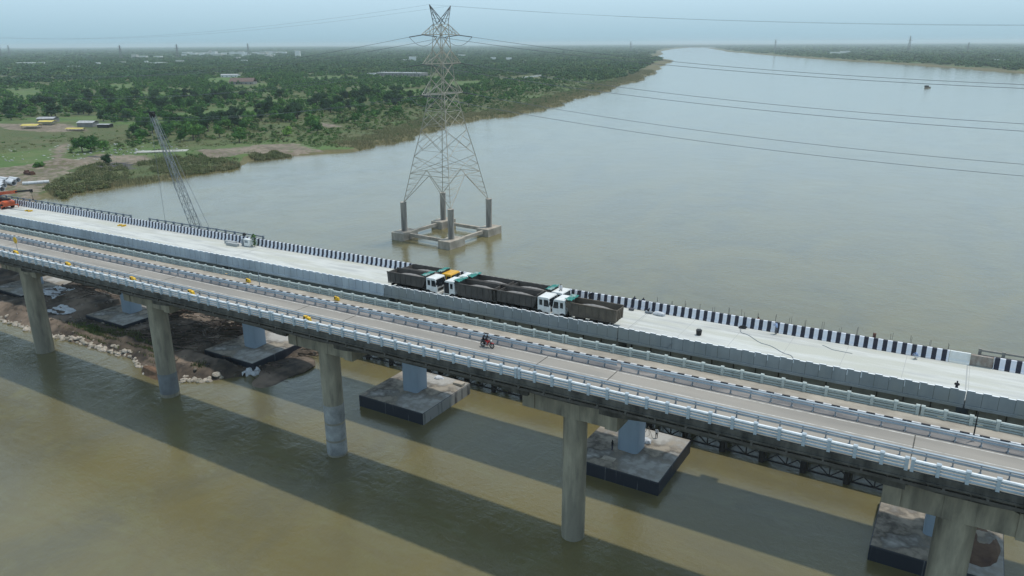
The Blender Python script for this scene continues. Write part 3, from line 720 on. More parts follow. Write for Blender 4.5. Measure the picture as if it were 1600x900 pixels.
for i in range(4):
    for k in range(1, len(HW) - 1):
        a, b, c, d = P4(i, k), P4(i + 1, k), P4(i, k + 1), P4(i + 1, k + 1); wd = .105 if k < 5 else .11
        lat.bar(a, d, wd); lat.bar(b, c, wd)
        if k in (1, 4, 5, 7, 9): lat.bar(a, b, wd)
        if k < 5:
            mid = (a + b + c + d) / 4
            for P_, Q_ in ((a, c), (b, d)):
                lat.bar((P_ + Q_) / 2, (P_ + mid) / 2, .09); lat.bar((P_ + Q_) / 2, (Q_ + mid) / 2, .09)
            lat.bar((a + mid) / 2, (b + mid) / 2, .08)
    # portal braces from the belt down to the column tops
    a, b, c, d = P4(i, 0), P4(i + 1, 0), P4(i, 1), P4(i + 1, 1); m_ = (c + d) / 2
    for P_, Q_ in ((a, c), (b, d)):
        lat.bar(P_, m_, .14)
        for t in (.22, .42, .62, .82):
            u_ = P_ + (Q_ - P_) * t; v_ = P_ + (m_ - P_) * t; w_ = P_ + (m_ - P_) * (t + .14)
            lat.bar(u_, v_, .06); lat.bar(u_, w_, .06)
    lat.bar(c, d, .14)
k_ = len(HW) - 1
for i in range(4): lat.bar(P4(i, k_), P4(i + 1, k_), .13)
lat.build('bracing', M_LATTICE, tw)
def arm(z, half, root, hgt):
    for s in (-1, 1):
        a_ = MB(); tip = Vector((0, s * half, z))
        for sx_ in (-1, 1):
            b0 = Vector((sx_ * root, s * root, z)); t0 = Vector((sx_ * root * .93, s * root * .93, z + hgt)); tp_ = tip + Vector((sx_ * .45, 0, 0))
            a_.bar(b0, tp_, .17); a_.bar(t0, tp_, .14)
            for t in (.33, .66):
                p_ = b0 + (tp_ - b0) * t; q_ = t0 + (tp_ - t0) * t; a_.bar(p_, q_, .09); a_.bar(p_, t0 + (tp_ - t0) * (t - .33), .08)
        a_.bar(tip - Vector((.5, 0, 0)), tip + Vector((.5, 0, 0)), .17)
        for t in (0, .33, .66):
            l_ = Vector((-root, s * root, z)); r_ = Vector((root, s * root, z)); T_ = tip
            p_ = l_ + (T_ - l_) * t; q_ = r_ + (T_ - r_) * t; a_.bar(p_, q_, .09)
            if t < .6: q2 = r_ + (T_ - r_) * (t + .33); a_.bar(p_, q2, .08)
        a_.box(-root, root, s * root - .08, s * root + .08, z - .1, z + .1); a_.bar((-root, s * root, z), (root, -s * root, z), .1); a_.bar((root, s * root, z), (root, 0, z), .14)
        a_.build('cross_arm', M_LATTICE, tw)
arm(42.3, 8.6, 2.85, 3.4); arm(50.6, 7.9, 2.1, 3.3); arm(58.4, 7.7, 1.6, 2.8)
for s in (-1, 1):
    h_ = MB(); tip = Vector((0, s * 4.6, 66.2))
    for sx_ in (-1, 1):
        a = Vector((sx_ * 1.45, s * 1.45, 61.2)); b = Vector((sx_ * 1.45, -s * .2, 61.2)); h_.bar(a, tip, .15); h_.bar(b, tip, .15)
        for t in (.3, .6): h_.bar(a + (tip - a) * t, b + (tip - b) * t, .08); h_.bar(a + (tip - a) * t, b + (tip - b) * (t - .25), .08)
    for t in (.3, .6):
        a1 = Vector((-1.45, s * 1.45, 61.2)); a2 = Vector((1.45, s * 1.45, 61.2)); h_.bar(a1 + (tip - a1) * t, a2 + (tip - a2) * t, .08)
    h_.build('earth_wire_peak', M_LATDARK, tw)
rotT = Matrix.Rotation(R(-4), 4, 'Z')
def tw_pt(x, y, z): v = rotT @ Vector((x, y, z)); return Vector((TX + v.x, TY + v.y, z))
# conductors: tension strings both ways, jumper loop, spans to the next towers
LV = [('upper', 58.4, 7.7), ('middle', 50.6, 7.9), ('lower', 42.3, 8.6)]
for nm, z, half in LV:
    for s, sn in ((-1, 'near'), (1, 'far')):
        tip = tw_pt(0, s * half, z - .1); Lr = tip + Vector((4.8, 0, -.55)); Ll = tip + Vector((-4.8, 0, -.55))
        it = MB(); it.cyl(tip, Lr, .13, 8); it.cyl(tip, Ll, .13, 8)
        o = it.build('insulator_string', M_INSUL, tw)
        o.matrix_parent_inverse = tw.matrix_basis.inverted() if False else Matrix.Identity(4)
        # keep world placement under the rotated, offset tower
        inv = (Matrix.Translation((TX, TY, 0)) @ rotT).inverted(); o.data.transform(inv)
        jp = MB(); pts = []
        for q in range(11): t = q / 10; pts.append(Ll + (Lr - Ll) * t + Vector((0, 0, -2.4 * 4 * t * (1 - t))))
        jp.path(pts, .09); j_ = jp.build('jumper_loop', M_CABLE, tw); j_.data.transform(inv)
        wr = MB(); pts = []
        for dx in np.concatenate([np.linspace(0, 328, 40)]):
            pts.append((Lr.x + dx, Lr.y, Lr.z - .128 * dx + .000384 * dx * dx))
        wr.path(pts, .085, 5)
        tag(wr.build('power_line', M_CABLE), f'{nm} {sn} power line running right from the tower over the river', 'cable', 'power lines over the river')
        wr = MB(); pts = []
        for dx in np.linspace(0, 380, 40): pts.append((Ll.x - dx, Ll.y, Ll.z - .148 * dx + .00039 * dx * dx))
        wr.path(pts, .085 if nm == 'upper' else .055, 5)
        tag(wr.build('power_line', M_CABLE), f'{nm} {sn} power line running left from the tower to the green bank', 'cable', 'power lines over the river')
for s, sn in ((-1, 'near'), (1, 'far')):
    tip = tw_pt(0, s * 4.6, 66.2)
    for d_, dn in ((1, 'right'), (-1, 'left')):
        wr = MB(); wr.path([(tip.x + d_ * dx, tip.y, tip.z - .088 * dx + .00025 * dx * dx) for dx in np.linspace(0, 345, 40)], .03, 4)
        tag(wr.build('earth_wire', M_CABLE), f'thin {sn} earth wire from the tower peak, running {dn} across the sky', 'cable', 'earth wires')

# ------------------------------------------------------------------ lattice crane behind the bridge
cr = thing('crawler_crane', (-147, 39.5, 0), 'grey lattice boom crane rising behind the new bridge at left', 'crane')
bt = MB(); base = Vector((0, 0, 5.2)); tip = Vector((-14.4, 0, 40.6)); ax = (tip - base).normalized(); sd = Vector((0, 1, 0)); nr = ax.cross(sd)
def bw(t): return .74 * min(1, .35 + t * 4) * (1 if t < .5 else 1 - (t - .5) * 1.1)
nb = 22; rings = []
for i in range(nb + 1):
    t = i / nb; c0 = base + (tip - base) * t; w_ = bw(t); rings.append([c0 + sd * a_ * w_ + nr * b_ * w_ for a_, b_ in ((-1, -1), (1, -1), (1, 1), (-1, 1))])
for i in range(nb):
    for j in range(4):
        bt.bar(rings[i][j], rings[i + 1][j], .11); bt.bar(rings[i][j], rings[i][(j + 1) % 4], .05)
        bt.bar(rings[i][j] if i % 2 else rings[i][(j + 1) % 4], rings[i + 1][(j + 1) % 4] if i % 2 else rings[i + 1][j], .055)
bt.build('boom', M_CRANE, cr)
hd = MB(); hd.box(tip.x - .5, tip.x + .4, -.5, .5, 40.3, 41.6); hd.cyl((tip.x, -.3, 40.9), (tip.x, .3, 40.9), .6, 14); hd.build('boom_head', M_BLACK, cr)
pn = MB()
for y in (-.8, .8): pn.bar(tip + Vector((0, y, .3)), (3.6, y, 8.5), .06)
pn.bar(tip + Vector((.2, 0, .1)), base + (tip - base) * .55 + nr * 2.0, .06); pn.build('pendant_line', M_CABLE, cr)
hk = MB(); hk.bar(tip + Vector((-1.0, 0, -.2)), tip + Vector((-1.0, 0, -30)), .05); hk.build('hoist_rope', M_CABLE, cr)
cb_ = MB(); cb_.box(-1.5, 5.5, -1.6, 1.6, 3.2, 5.6); cb_.box(-2.2, 0, -1.6, -.4, 3.3, 5.9); cb_.build('cab_house', M_YELLOWCAB, cr, bevel=.1)
ct = MB(); ct.box(4.2, 6.2, -1.7, 1.7, 2.9, 5.2); ct.build('counterweight', M_BLACK, cr, bevel=.1)
for y in (-1.9, 1.9):
    k_ = MB(); k_.prism([(-3.2, 1.75), (-2.6, 1.3), (3.4, 1.3), (4.0, 1.75), (4.0, 2.4), (3.4, 2.8), (-2.6, 2.8), (-3.2, 2.4)], y - .45, y + .45, 'y'); k_.build('track', M_TYRE, cr)

# ------------------------------------------------------------------ dump trucks
def make_truck(name, bedm, cabm, label, tarp=True, dooropen=False):
    t = thing(name, (0, 0, 0), label, 'dump truck', 'dump trucks parked on the new deck')
    c = MB(); c.box(-8.9, -.6, -.45, .45, .75, 1.12); c.box(-8.7, -8.5, -1.1, 1.1, .6, .9)
    for x in (-7.2, -5.9, -1.6): c.cyl((x, -1.0, .52), (x, 1.0, .52), .12, 8)
    c.box(-4.7, -3.4, -1.15, -.6, .5, 1.0); c.box(-4.7, -3.4, .6, 1.15, .5, 1.0); c.build('chassis', M_CHASSIS, t)
    w0 = None
    for x in (-7.2, -5.9, -4.9 + .0, -1.6):
        if x == -4.9: continue
        for y in (-1.0, 1.0):
            if w0 is None:
                w_ = MB(); w_.cyl((0, -.24, .52), (0, .24, .52), .52, 20); w0 = o = w_.build('wheel', M_TYRE, t, smooth=True)
                r_ = MB(); r_.cyl((0, -.26, .52), (0, .26, .52), .26, 12); rim = r_.build('rim', mat('wheel_rim', (.3, .3, .3), .5), o)
            else:
                o = w0.copy(); C.objects.link(o); o.parent = t; r_ = rim.copy(); C.objects.link(r_); r_.parent = o
            o.location = (x, y, 0)
    # tipper body
    b_ = MB(); x0, x1 = -9.2, -2.75; zt = 2.64; zb = 1.12; hw = 1.22; th = .09
    for s in (-1, 1):
        b_.prism([(x0, zb), (x1 + .1, zb), (x1 + .75, zt), (x0 - .1, zt)], s * hw - (th if s > 0 else 0), s * hw + (th if s < 0 else 0), 'y')
        b_.box(x0 - .1, x1 + .75, s * hw - (.1 if s > 0 else .07), s * hw + (.07 if s > 0 else .1), zt + .002, zt + .14)
        for q in range(7):
            xx = x0 + .35 + q * .98; b_.prism([(xx, zb + .1), (xx + .12, zb + .1), (xx + .16, zt - .05), (xx + .04, zt - .05)], s * hw - (0 if s > 0 else .07), s * hw + (.07 if s > 0 else 0), 'y')
        b_.box(x0, x1 + .1, s * hw - .06, s * hw + .08 * s + .02, zb - .12, zb - .002)
    b_.prism([(x0 - .02, zb), (x0 + .07, zb), (x0 - .03, zt), (x0 - .12, zt)], -hw + th, hw - th, 'y')
    b_.prism([(x1 + .02, zb), (x1 + .10, zb), (x1 + .74, zt + .40), (x1 + .66, zt + .40)], -hw + th, hw - th, 'y')
    b_.box(x0, x1, -hw + th, hw - th, zb, zb + .08)
    for y in (-.6, 0, .6): b_.box(x0 - .17, x0 - .05, y - .05, y + .05, zb + .1, zt - .1)
    b_.build('tipper_body', bedm, t)
    # heaped load
    l_ = MB(); vv = []; ff = []; nx, ny = 22, 10
    for i in range(nx + 1):
        for j in range(ny + 1):
            u_, v_ = i / nx, j / ny; z_ = 1.90 + .66 * math.sin(math.pi * u_) ** 1.1 * math.sin(math.pi * v_) ** .8 + random.uniform(-.03, .03)
            vv.append((x0 + .08 + (x1 + .3 - x0) * u_, -hw + .1 + (2 * hw - .2) * v_, z_))
    for i in range(nx):
        for j in range(ny): q0 = i * (ny + 1) + j; ff.append((q0, q0 + ny + 1, q0 + ny + 2, q0 + 1))
    l_.add(vv, ff); l_.build('gravel_load', M_GRAVEL, t, smooth=True)
    if tarp:
        p_ = MB(); vv = []; ff = []
        for i in range(7):
            for j in range(9):
                u_ = i / 6; v_ = j / 8; vv.append((x1 + .75 - 1.0 * u_ + .12, -1.25 + 2.5 * v_, zt + .38 - .1 * u_ + random.uniform(0, .16)))
        for i in range(6):
            for j in range(8): q0 = i * 9 + j; ff.append((q0, q0 + 9, q0 + 10, q0 + 1))
        p_.add(vv, ff); o = p_.build('tarpaulin', M_TARP, t); so_ = o.modifiers.new('thick', 'SOLIDIFY'); so_.thickness = .05
    # cab, forward control
    c = MB(); zc = 2.85
    c.prism([(-1.95, .75), (-.05, .75), (0, 1.55), (-.22, zc - .12), (-.35, zc), (-1.85, zc), (-1.95, zc - .1)], -1.2, 1.2, 'y')
    cab = c.build('cab', cabm, t, bevel=.07)
    ws = MB(); ws.prism([(.012 - .02, 1.62), (.012, 1.58), (-.19, zc - .2), (-.22, zc - .2)], -1.06, 1.06, 'y'); ws.build('windshield', M_GLASS, cab)
    for s in (-1, 1):
        wd = MB(); a_, b2 = (1.195, 1.215) if s > 0 else (-1.215, -1.195)
        wd.prism([(-.95, 1.62), (-.15, 1.62), (-.32, zc - .32), (-.95, zc - .32)], a_, b2, 'y'); wd.prism([(-1.65, 1.72), (-1.2, 1.72), (-1.2, zc - .36), (-1.65, zc - .36)], a_, b2, 'y')
        wd.build('side_window', M_GLASS, cab)
        mr = MB(); mr.bar((.1, s * 1.25, 2.5), (.2, s * 1.45, 2.5), .04); mr.box(.12, .22, s * 1.5 - .1, s * 1.5 + .1, 2.0, 2.45); mr.build('mirror', M_BLACK, cab)
    if dooropen:
        dk = MB(); dk.box(-1.0, -.15, -1.23, -1.2, .95, 2.6); dk.box(-1.0, -.15, 1.2, 1.23, .95, 2.6); dk.build('door_opening', M_BLACK, cab)
    gr = MB(); gr.box(-.02, .06, -.9, .9, .95, 1.3); gr.build('grille', M_CHASSIS, cab)
    bm_ = MB(); bm_.box(-.25, .2, -1.22, 1.22, .38, .78); bm_.build('bumper', cabm, t, bevel=.04)
    hl = None
    for s in (-1, 1):
        h_ = MB(); h_.box(.19, .22, s * .85 - .16, s * .85 + .16, .5, .68); h_.build('headlight', mat('lamp_glass', (.7, .7, .65), .2), t)
    return t
TRK = [('front_right', 1, -64.2, 16.3, M_BED, M_WHITE, 'dark grey dump truck with white cab, leftmost in the row by the near barrier', True, False),
       ('x', 1, -63.4, 19.1, M_BED, M_YELLOWCAB, 'dump truck with bright yellow cab beside the leftmost white-cab truck', True, False),
       ('x', -1, -63.0, 16.3, M_BED, M_WHITE, 'dump truck with open cab door, its white cab facing the leftmost truck', True, True),
       ('x', -1, -62.6, 19.1, M_BED, M_WHITE, 'dump truck whose cab is hidden behind the yellow-cab truck, teal tarp at its front', True, False),
       ('x', 1, -45.4, 16.3, M_BED, M_WHITE, 'dark dump truck with white cab nose to nose with the brown truck, near row', False, False),
       ('x', 1, -44.8, 19.1, M_BED, M_WHITE, 'dump truck with a man sitting on its white cab roof', True, False),
       ('x', -1, -45.1, 16.3, M_BEDTAN, M_WHITE, 'brown dusty dump truck at the right end of the queue, tailgate facing right', True, False)]
protos = {}
for nm, d_, xf, y, bm_, cm_, lab, tp_, do_ in TRK:
    key = (bm_.name, cm_.name, tp_, do_)
    if key in protos: t = copy_tree(protos[key]); t['label'] = lab
    else: t = protos[key] = make_truck('dump_truck', bm_, cm_, lab, tp_, do_)
    t.location = (xf, y, N + .01 + GN * xf); t.rotation_euler = (0, -GN * d_, 0 if d_ > 0 else math.pi)

# ------------------------------------------------------------------ people
def person(label, loc, rz, pose, shirt, trouser, group='workers on the new bridge', h=1.68, hair=M_HAIR):
    k = h / 1.7
    J = {'pel': (0, 0, .92), 'wst': (0, 0, 1.08), 'chs': (0, 0, 1.32), 'nck': (0, 0, 1.46), 'hd': (.02, 0, 1.60), 'top': (.02, 0, 1.70),
         'sl': (0, .18, 1.40), 'el': (.02, .25, 1.13), 'wl': (.10, .24, .90), 'fl': (.14, .23, .80), 'sr': (0, -.18, 1.40), 'er': (.02, -.25, 1.13), 'wr': (.10, -.24, .90), 'fr': (.14, -.23, .80),
         'hl': (0, .09, .88), 'kl': (.03, .11, .48), 'al': (0, .11, .09), 'tl': (.16, .12, .04), 'hr': (0, -.09, .88), 'kr': (.03, -.11, .48), 'ar': (0, -.11, .09), 'tr': (.16, -.12, .04)}
    if pose == 'walk': J.update(kl=(.14, .11, .5), al=(.10, .11, .12), tl=(.26, .11, .06), kr=(-.04, -.11, .5), ar=(-.22, -.11, .12), tr=(-.08, -.11, .04), el=(-.1, .25, 1.14), wl=(-.05, .25, .92), fl=(-.02, .25, .84), er=(.1, -.25, 1.15), wr=(.22, -.22, .98), fr=(.3, -.2, .95))
    if pose == 'work': J.update(chs=(.10, 0, 1.30), nck=(.16, 0, 1.43), hd=(.22, 0, 1.55), top=(.24, 0, 1.64), sl=(.12, .18, 1.37), sr=(.12, -.18, 1.37), el=(.26, .22, 1.16), er=(.26, -.22, 1.16), wl=(.46, .12, 1.22), wr=(.46, -.12, 1.22), fl=(.54, .1, 1.24), fr=(.54, -.1, 1.24))
    if pose == 'crouch':
        J.update(pel=(-.12, 0, .30), wst=(-.10, 0, .44), chs=(.06, 0, .66), nck=(.14, 0, .78), hd=(.22, 0, .90), top=(.24, 0, 1.0), sl=(.08, .18, .74), sr=(.08, -.18, .74), el=(.26, .26, .56), er=(.26, -.26, .56),
                 wl=(.44, .16, .46), wr=(.44, -.16, .46), fl=(.52, .13, .42), fr=(.52, -.13, .42), hl=(-.1, .10, .28), hr=(-.1, -.10, .28), kl=(.26, .17, .50), kr=(.26, -.17, .50), al=(.03, .14, .10), ar=(.03, -.14, .10), tl=(.2, .15, .04), tr=(.2, -.15, .04))
    if pose == 'sit':
        J.update(**{a: (v[0], v[1], v[2] - .78) for a, v in J.items()}); J.update(kl=(.40, .13, .18), kr=(.40, -.13, .18), al=(.48, .13, -.22), ar=(.48, -.13, -.22), tl=(.62, .13, -.28), tr=(.62, -.13, -.28), wl=(.28, .18, .2), wr=(.28, -.18, .2), fl=(.36, .17, .2), fr=(.36, -.17, .2))
        if False: pass
    if pose == 'roof':
        J.update(**{a: (v[0], v[1], v[2] - .80) for a, v in J.items()}); J.update(kl=(.30, .15, .36), kr=(.30, -.15, .36), al=(.42, .14, .08), ar=(.42, -.14, .08), tl=(.56, .14, .04), tr=(.56, -.14, .04), wl=(.26, .2, .28), wr=(.26, -.2, .28), fl=(.34, .18, .3), fr=(.34, -.18, .3))
    if pose == 'ride':
        J.update(**{a: (v[0], v[1], v[2] - .80 + .84) for a, v in J.items()})
        J.update(pel=(0, 0, .90), chs=(.10, 0, 1.30), nck=(.15, 0, 1.44), hd=(.20, 0, 1.57), top=(.21, 0, 1.67), sl=(.12, .19, 1.38), sr=(.12, -.19, 1.38), el=(.34, .27, 1.2), er=(.34, -.27, 1.2), wl=(.58, .27, 1.10), wr=(.58, -.27, 1.10), fl=(.64, .24, 1.08), fr=(.64, -.24, 1.08),
                 hl=(0, .11, .88), hr=(0, -.11, .88), kl=(.36, .2, .74), kr=(.36, -.2, .74), al=(.16, .19, .38), ar=(.16, -.19, .38), tl=(.32, .2, .34), tr=(.32, -.2, .34), wst=(.03, 0, 1.06))
    rad = {'pel': .145, 'wst': .135, 'chs': .155, 'nck': .058, 'hd': .098, 'top': .07, 'sl': .07, 'el': .048, 'wl': .036, 'fl': .04, 'hl': .10, 'kl': .068, 'al': .05, 'tl': .042}
    for a in list(rad):
        if a[-1] == 'l' and len(a) == 2: rad[a[0] + 'r'] = rad[a]
    names = list(J); E = [('pel', 'wst'), ('wst', 'chs'), ('chs', 'nck'), ('nck', 'hd'), ('hd', 'top'), ('chs', 'sl'), ('sl', 'el'), ('el', 'wl'), ('wl', 'fl'), ('chs', 'sr'), ('sr', 'er'), ('er', 'wr'), ('wr', 'fr'),
                          ('pel', 'hl'), ('hl', 'kl'), ('kl', 'al'), ('al', 'tl'), ('pel', 'hr'), ('hr', 'kr'), ('kr', 'ar'), ('ar', 'tr')]
    me = bpy.data.meshes.new('person'); me.from_pydata([tuple(c * k for c in J[a]) for a in names], [(names.index(a), names.index(b)) for a, b in E], [])
    tmp = bpy.data.objects.new('person_tmp', me); C.objects.link(tmp)
    sk = tmp.modifiers.new('skin', 'SKIN'); sk.use_smooth_shade = True
    for a, sv in zip(names, me.skin_vertices[0].data): sv.radius = (rad[a] * k, rad[a] * k * (.8 if a in ('pel', 'wst', 'chs') else 1)); sv.use_root = (a == 'pel')
    ss = tmp.modifiers.new('sub', 'SUBSURF'); ss.levels = ss.render_levels = 1
    dg = bpy.context.evaluated_depsgraph_get(); dg.update(); bm2 = bpy.data.meshes.new_from_object(tmp.evaluated_get(dg)); bpy.data.objects.remove(tmp)
    bm2.name = 'person'; bm2.materials.clear()
    for m_ in (shirt, trouser, M_SKIN, hair): bm2.materials.append(m_)
    cls = {}
    P = {a: Vector(J[a]) * k for a in names}
    def seg(p, a, b):
        ab = P[b] - P[a]; t = max(0, min(1, (p - P[a]).dot(ab) / ab.length_squared)); return (p - P[a] - ab * t).length
    kindm = {('hd', 'top'): 3, ('nck', 'hd'): 2, ('wl', 'fl'): 2, ('wr', 'fr'): 2, ('al', 'tl'): 2, ('ar', 'tr'): 2, ('hl', 'kl'): 1, ('kl', 'al'): 1, ('hr', 'kr'): 1, ('kr', 'ar'): 1, ('pel', 'hl'): 1, ('pel', 'hr'): 1}
    for f in bm2.polygons:
        p = f.center; bst = min(E, key=lambda e: seg(p, *e) - rad[e[0]] * .6); mi = kindm.get(bst, 0)
        if mi in (2, 3) and 'hd' in bst: mi = 3 if (p - P['hd']).x < .04 * k or p.z > P['hd'].z + .06 * k else 2
        f.material_index = mi; f.use_smooth = True
    o = bpy.data.objects.new('person', bm2); C.objects.link(o); o.location = loc; o.rotation_euler = (0, 0, rz)
    return tag(o, label, 'person', group)
def cloth(n, c): return mat(n, c, .85, tuple(v * .7 for v in c), 4)
S_WHITE, S_BLUE, S_NAVY, S_BLACK, S_RED, S_GREY, S_BRN = cloth('white_shirt', (.6, .6, .6)), cloth('light_blue_shirt', (.27, .36, .55)), cloth('navy_trousers', (.04, .05, .08)), cloth('black_cloth', (.015, .015, .02)), cloth('red_shirt', (.35, .03, .03)), cloth('grey_trousers', (.12, .12, .13)), cloth('orange_brown_shirt', (.30, .13, .05))
def nz(x): return N + GN * x
person('man in white sitting on the roof of a white truck cab', (-45.9, 19.1, nz(-46) + 2.86), R(-60), 'roof', S_WHITE, S_WHITE)
for x, y, rz, ps, sh, tr_, lab in (
    (-45.4, 23.5, 200, 'stand', S_BLACK, S_WHITE, 'tallest person at the striped barrier just right of the trucks, holding a white garment'),
    (-43.6, 23.7, 160, 'stand', S_BLACK, S_BLACK, 'second person from the trucks standing in dark clothes against the striped barrier'),
    (-42.2, 23.8, 180, 'crouch', S_BLACK, S_NAVY, 'lowest person crouching at the striped barrier, third from the trucks'),
    (-20.4, 25.35, -90, 'stand', S_BRN, S_BLACK, 'person in orange-brown top leaning behind the striped barrier'),
    (-17.7, 23.6, 150, 'work', S_BLUE, S_GREY, 'worker in light blue shirt standing on the white deck beside the stripes'),
    (-1.9, 23.3, 190, 'crouch', S_BLUE, S_WHITE, 'worker in pale blue shirt crouching by the striped barrier'),
    (2.3, 14.5, 90, 'work', S_BLACK, S_BLACK, 'person in black bending at the near notched barrier')):
    person(lab, (x, y, nz(x) + (.0 if y < 24.3 else -.3)), R(rz), ps, sh, tr_)
for x, lab in ((-37.4, 'left of the two heads showing above the striped barrier'), (-36.1, 'right of the two heads showing above the striped barrier')):
    person(lab, (x, 25.2, nz(x) - .32 + (.2)), R(-90), 'stand', S_NAVY, S_NAVY)
pf = MB(); pf.box(-39.5, -34, 24.78, 25.8, N - .6, N - .12); pf.box(-21.6, -19.2, 24.78, 25.8, N - .6, N - .32); tag(pf.build('work_platform', M_TIMBER, slope=GN), 'timber work platform hung outside the striped barrier', 'platform')
person('dark figure standing on the pile cap left of the blue pier', (-36.6, 17.3, 2.05), R(0), 'stand', S_BLACK, S_NAVY, 'workers on the pile cap')
person('person in pale top and black trousers standing at the back of the pile cap', (-32.5, 23.6, 2.05), R(90), 'stand', S_WHITE, S_BLACK, 'workers on the pile cap')

# motorcycle with two riders
MXp, MYp = -45.9, .25; zm = D + GO * MXp
mc = thing('motorcycle', (MXp, MYp, zm), 'red and black motorcycle riding right along the asphalt lane', 'motorcycle')
for x in (-.62, .66):
    w_ = MB(); n_ = 20
    for i in range(n_):
        a1, a2 = 2 * math.pi * i / n_, 2 * math.pi * (i + 1) / n_; w_.bar((x + .28 * math.cos(a1), 0, .32 + .28 * math.sin(a1)), (x + .28 * math.cos(a2), 0, .32 + .28 * math.sin(a2)), .1)
    wo = w_.build('wheel', M_TYRE, mc); sp_ = MB()
    for i in range(5): a1 = 2 * math.pi * i / 5; sp_.bar((x, 0, .32), (x + .26 * math.cos(a1), 0, .32 + .26 * math.sin(a1)), .05)
    sp_.cyl((x, -.07, .32), (x, .07, .32), .07, 10); sp_.build('spokes', M_CHROME, wo)
f_ = MB(); f_.bar((-.62, .08, .32), (-.05, .08, .42), .05); f_.bar((-.62, -.08, .32), (-.05, -.08, .42), .05); f_.bar((.66, .07, .32), (.46, .07, .98), .05); f_.bar((.66, -.07, .32), (.46, -.07, .98), .05); f_.bar((.44, 0, .85), (-.05, 0, .4), .08); f_.bar((.44, 0, .85), (-.6, 0, .75), .07); f_.build('frame', M_BLACK, mc)
e_ = MB(); e_.box(-.15, .22, -.14, .14, .28, .58); e_.cyl((-.1, -.18, .3), (-.8, -.2, .36), .05, 8); e_.build('engine', M_CHROME, mc, bevel=.03)
e_ = MB(); e_.prism([(-.05, .66), (.38, .7), (.42, .86), (.25, .92), (-.05, .8)], -.14, .14, 'y'); e_.build('fuel_tank', M_REDBIKE, mc, bevel=.05)
e_ = MB(); e_.prism([(-.85, .74), (-.05, .68), (-.05, .8), (-.3, .8), (-.85, .86)], -.13, .13, 'y'); e_.build('saddle', M_BLACK, mc, bevel=.04)
e_ = MB(); e_.bar((.40, -.35, 1.06), (.40, .35, 1.06), .04); e_.build('handlebar', M_BLACK, mc)
e_ = MB(); e_.box(.5, .62, -.1, .1, .84, 1.02); e_.build('headlight', mat('lamp_glass', (.7, .7, .65), .2), mc, bevel=.03)
e_ = MB(); e_.prism([(.38, .62), (.9, .6), (.92, .66), (.66, .7), (.4, .66)], -.07, .07, 'y'); e_.build('mudguard', M_REDBIKE, mc)
person('rider in dark top and red trousers steering the motorcycle', (MXp - .15, MYp, zm - .04), 0, 'ride', S_BLACK, S_RED, 'two people on the motorcycle')
person('pillion passenger in dark clothes behind the motorcycle rider', (MXp - .58, MYp, zm + .02), 0, 'ride', S_BLACK, S_BLACK, 'two people on the motorcycle', h=1.6)

# ------------------------------------------------------------------ small things on the decks
def zold(x): return D + GO * x
def yel(name_label, x, y, zz=.04, sgn=1):
    t = thing('safety_block', (x, y, zold(x) + zz), name_label, 'safety block', 'yellow safety blocks on the road bridge')
    b_ = MB(); b_.prism([(-.75, 0), (-.1, 0), (-.12, .95), (-.68, .95)], -.22, .22, 'y'); b_.prism([(.0, 0), (.75, 0), (.6, .8), (.08, .9)], -.25, .2, 'y'); b_.build('block', M_YELLOW, t, bevel=.05)
    s = MB(); s.box(-.58, -.28, -.235, -.222, .3, .85); s.build('black_patch', M_BLACK, t)
    if y > 0: t.scale = (.62, .6, .6)
    else: t.scale = (.85, .9, 1.1)
    return t
yel('yellow safety block under the round yellow sign, near footpath', -141.3, -4.3)
yel('yellow safety block second from the left on the near footpath', -125.2, -4.3)
yel('yellow safety block above the gap between first and second old piers, near footpath', -107.7, -4.3)
yel('yellow safety block right of the second old pier, near footpath', -93.9, -4.3)
yel('yellow safety block above the third old pier, near footpath', -70.7, -4.3)
yel('yellow safety block beside the grey lamp post, far footpath', -91.9, 4.3, .22)
yel('yellow safety block on the far footpath opposite the third pier', -73.7, 4.3, .22)
sg = thing('road_sign', (-141.6, -3.75, zold(-141.6)), 'round yellow road sign on a thin pole at left', 'sign')
p = MB(); p.cyl((0, 0, 0), (-.3, 0, 2.4), .045, 8); p.build('pole', M_GREYPOST, sg)
p = MB(); p.prism([(-.3 + .62 * math.cos(R(22.5 + 45 * i)), 2.75 + .62 * math.sin(R(22.5 + 45 * i))) for i in range(8)], -.03, .03, 'y'); p.build('sign_plate', M_YELLOW, sg)
for x, y, h, lab in ((3.95, 2.6, 2.9, 'thin black post standing by the far guardrail at right'), (-89.1, 4.0, 2.7, 'thin grey post by the far footpath at left')):
    t = thing('marker_post', (x, y, zold(x)), lab, 'post', 'thin posts on the road bridge')
    p = MB(); p.cyl((0, 0, 0), (0, 0, h), .07, 8, .7); p.build('pole', M_BLACK if x > 0 else M_GREYPOST, t)
    p = MB(); p.box(-.12, .12, -.12, .12, 0, .05); p.build('base_plate', M_GREYPOST, t)
for x, y, s, lab in ((-26.1, 18.8, .45, 'small black bucket on the white deck right of the trucks'), (-117.6 - .0, 14.6, .4, 'small black can near the notched barrier at left')):
    t = thing('bucket', (x, y, nz(x)), lab, 'bucket'); p = MB(); p.cyl((0, 0, 0), (0, 0, s * 1.5), s * .7, 14, 1.2); p.build('body', M_BLACK, t, smooth=True)
    p = MB(); p.path([(-.7 * s, 0, 1.5 * s), (-.3 * s, 0, 2 * s), (.3 * s, 0, 2 * s), (.7 * s, 0, 1.5 * s)], .03); p.build('handle', M_GREYPOST, t)
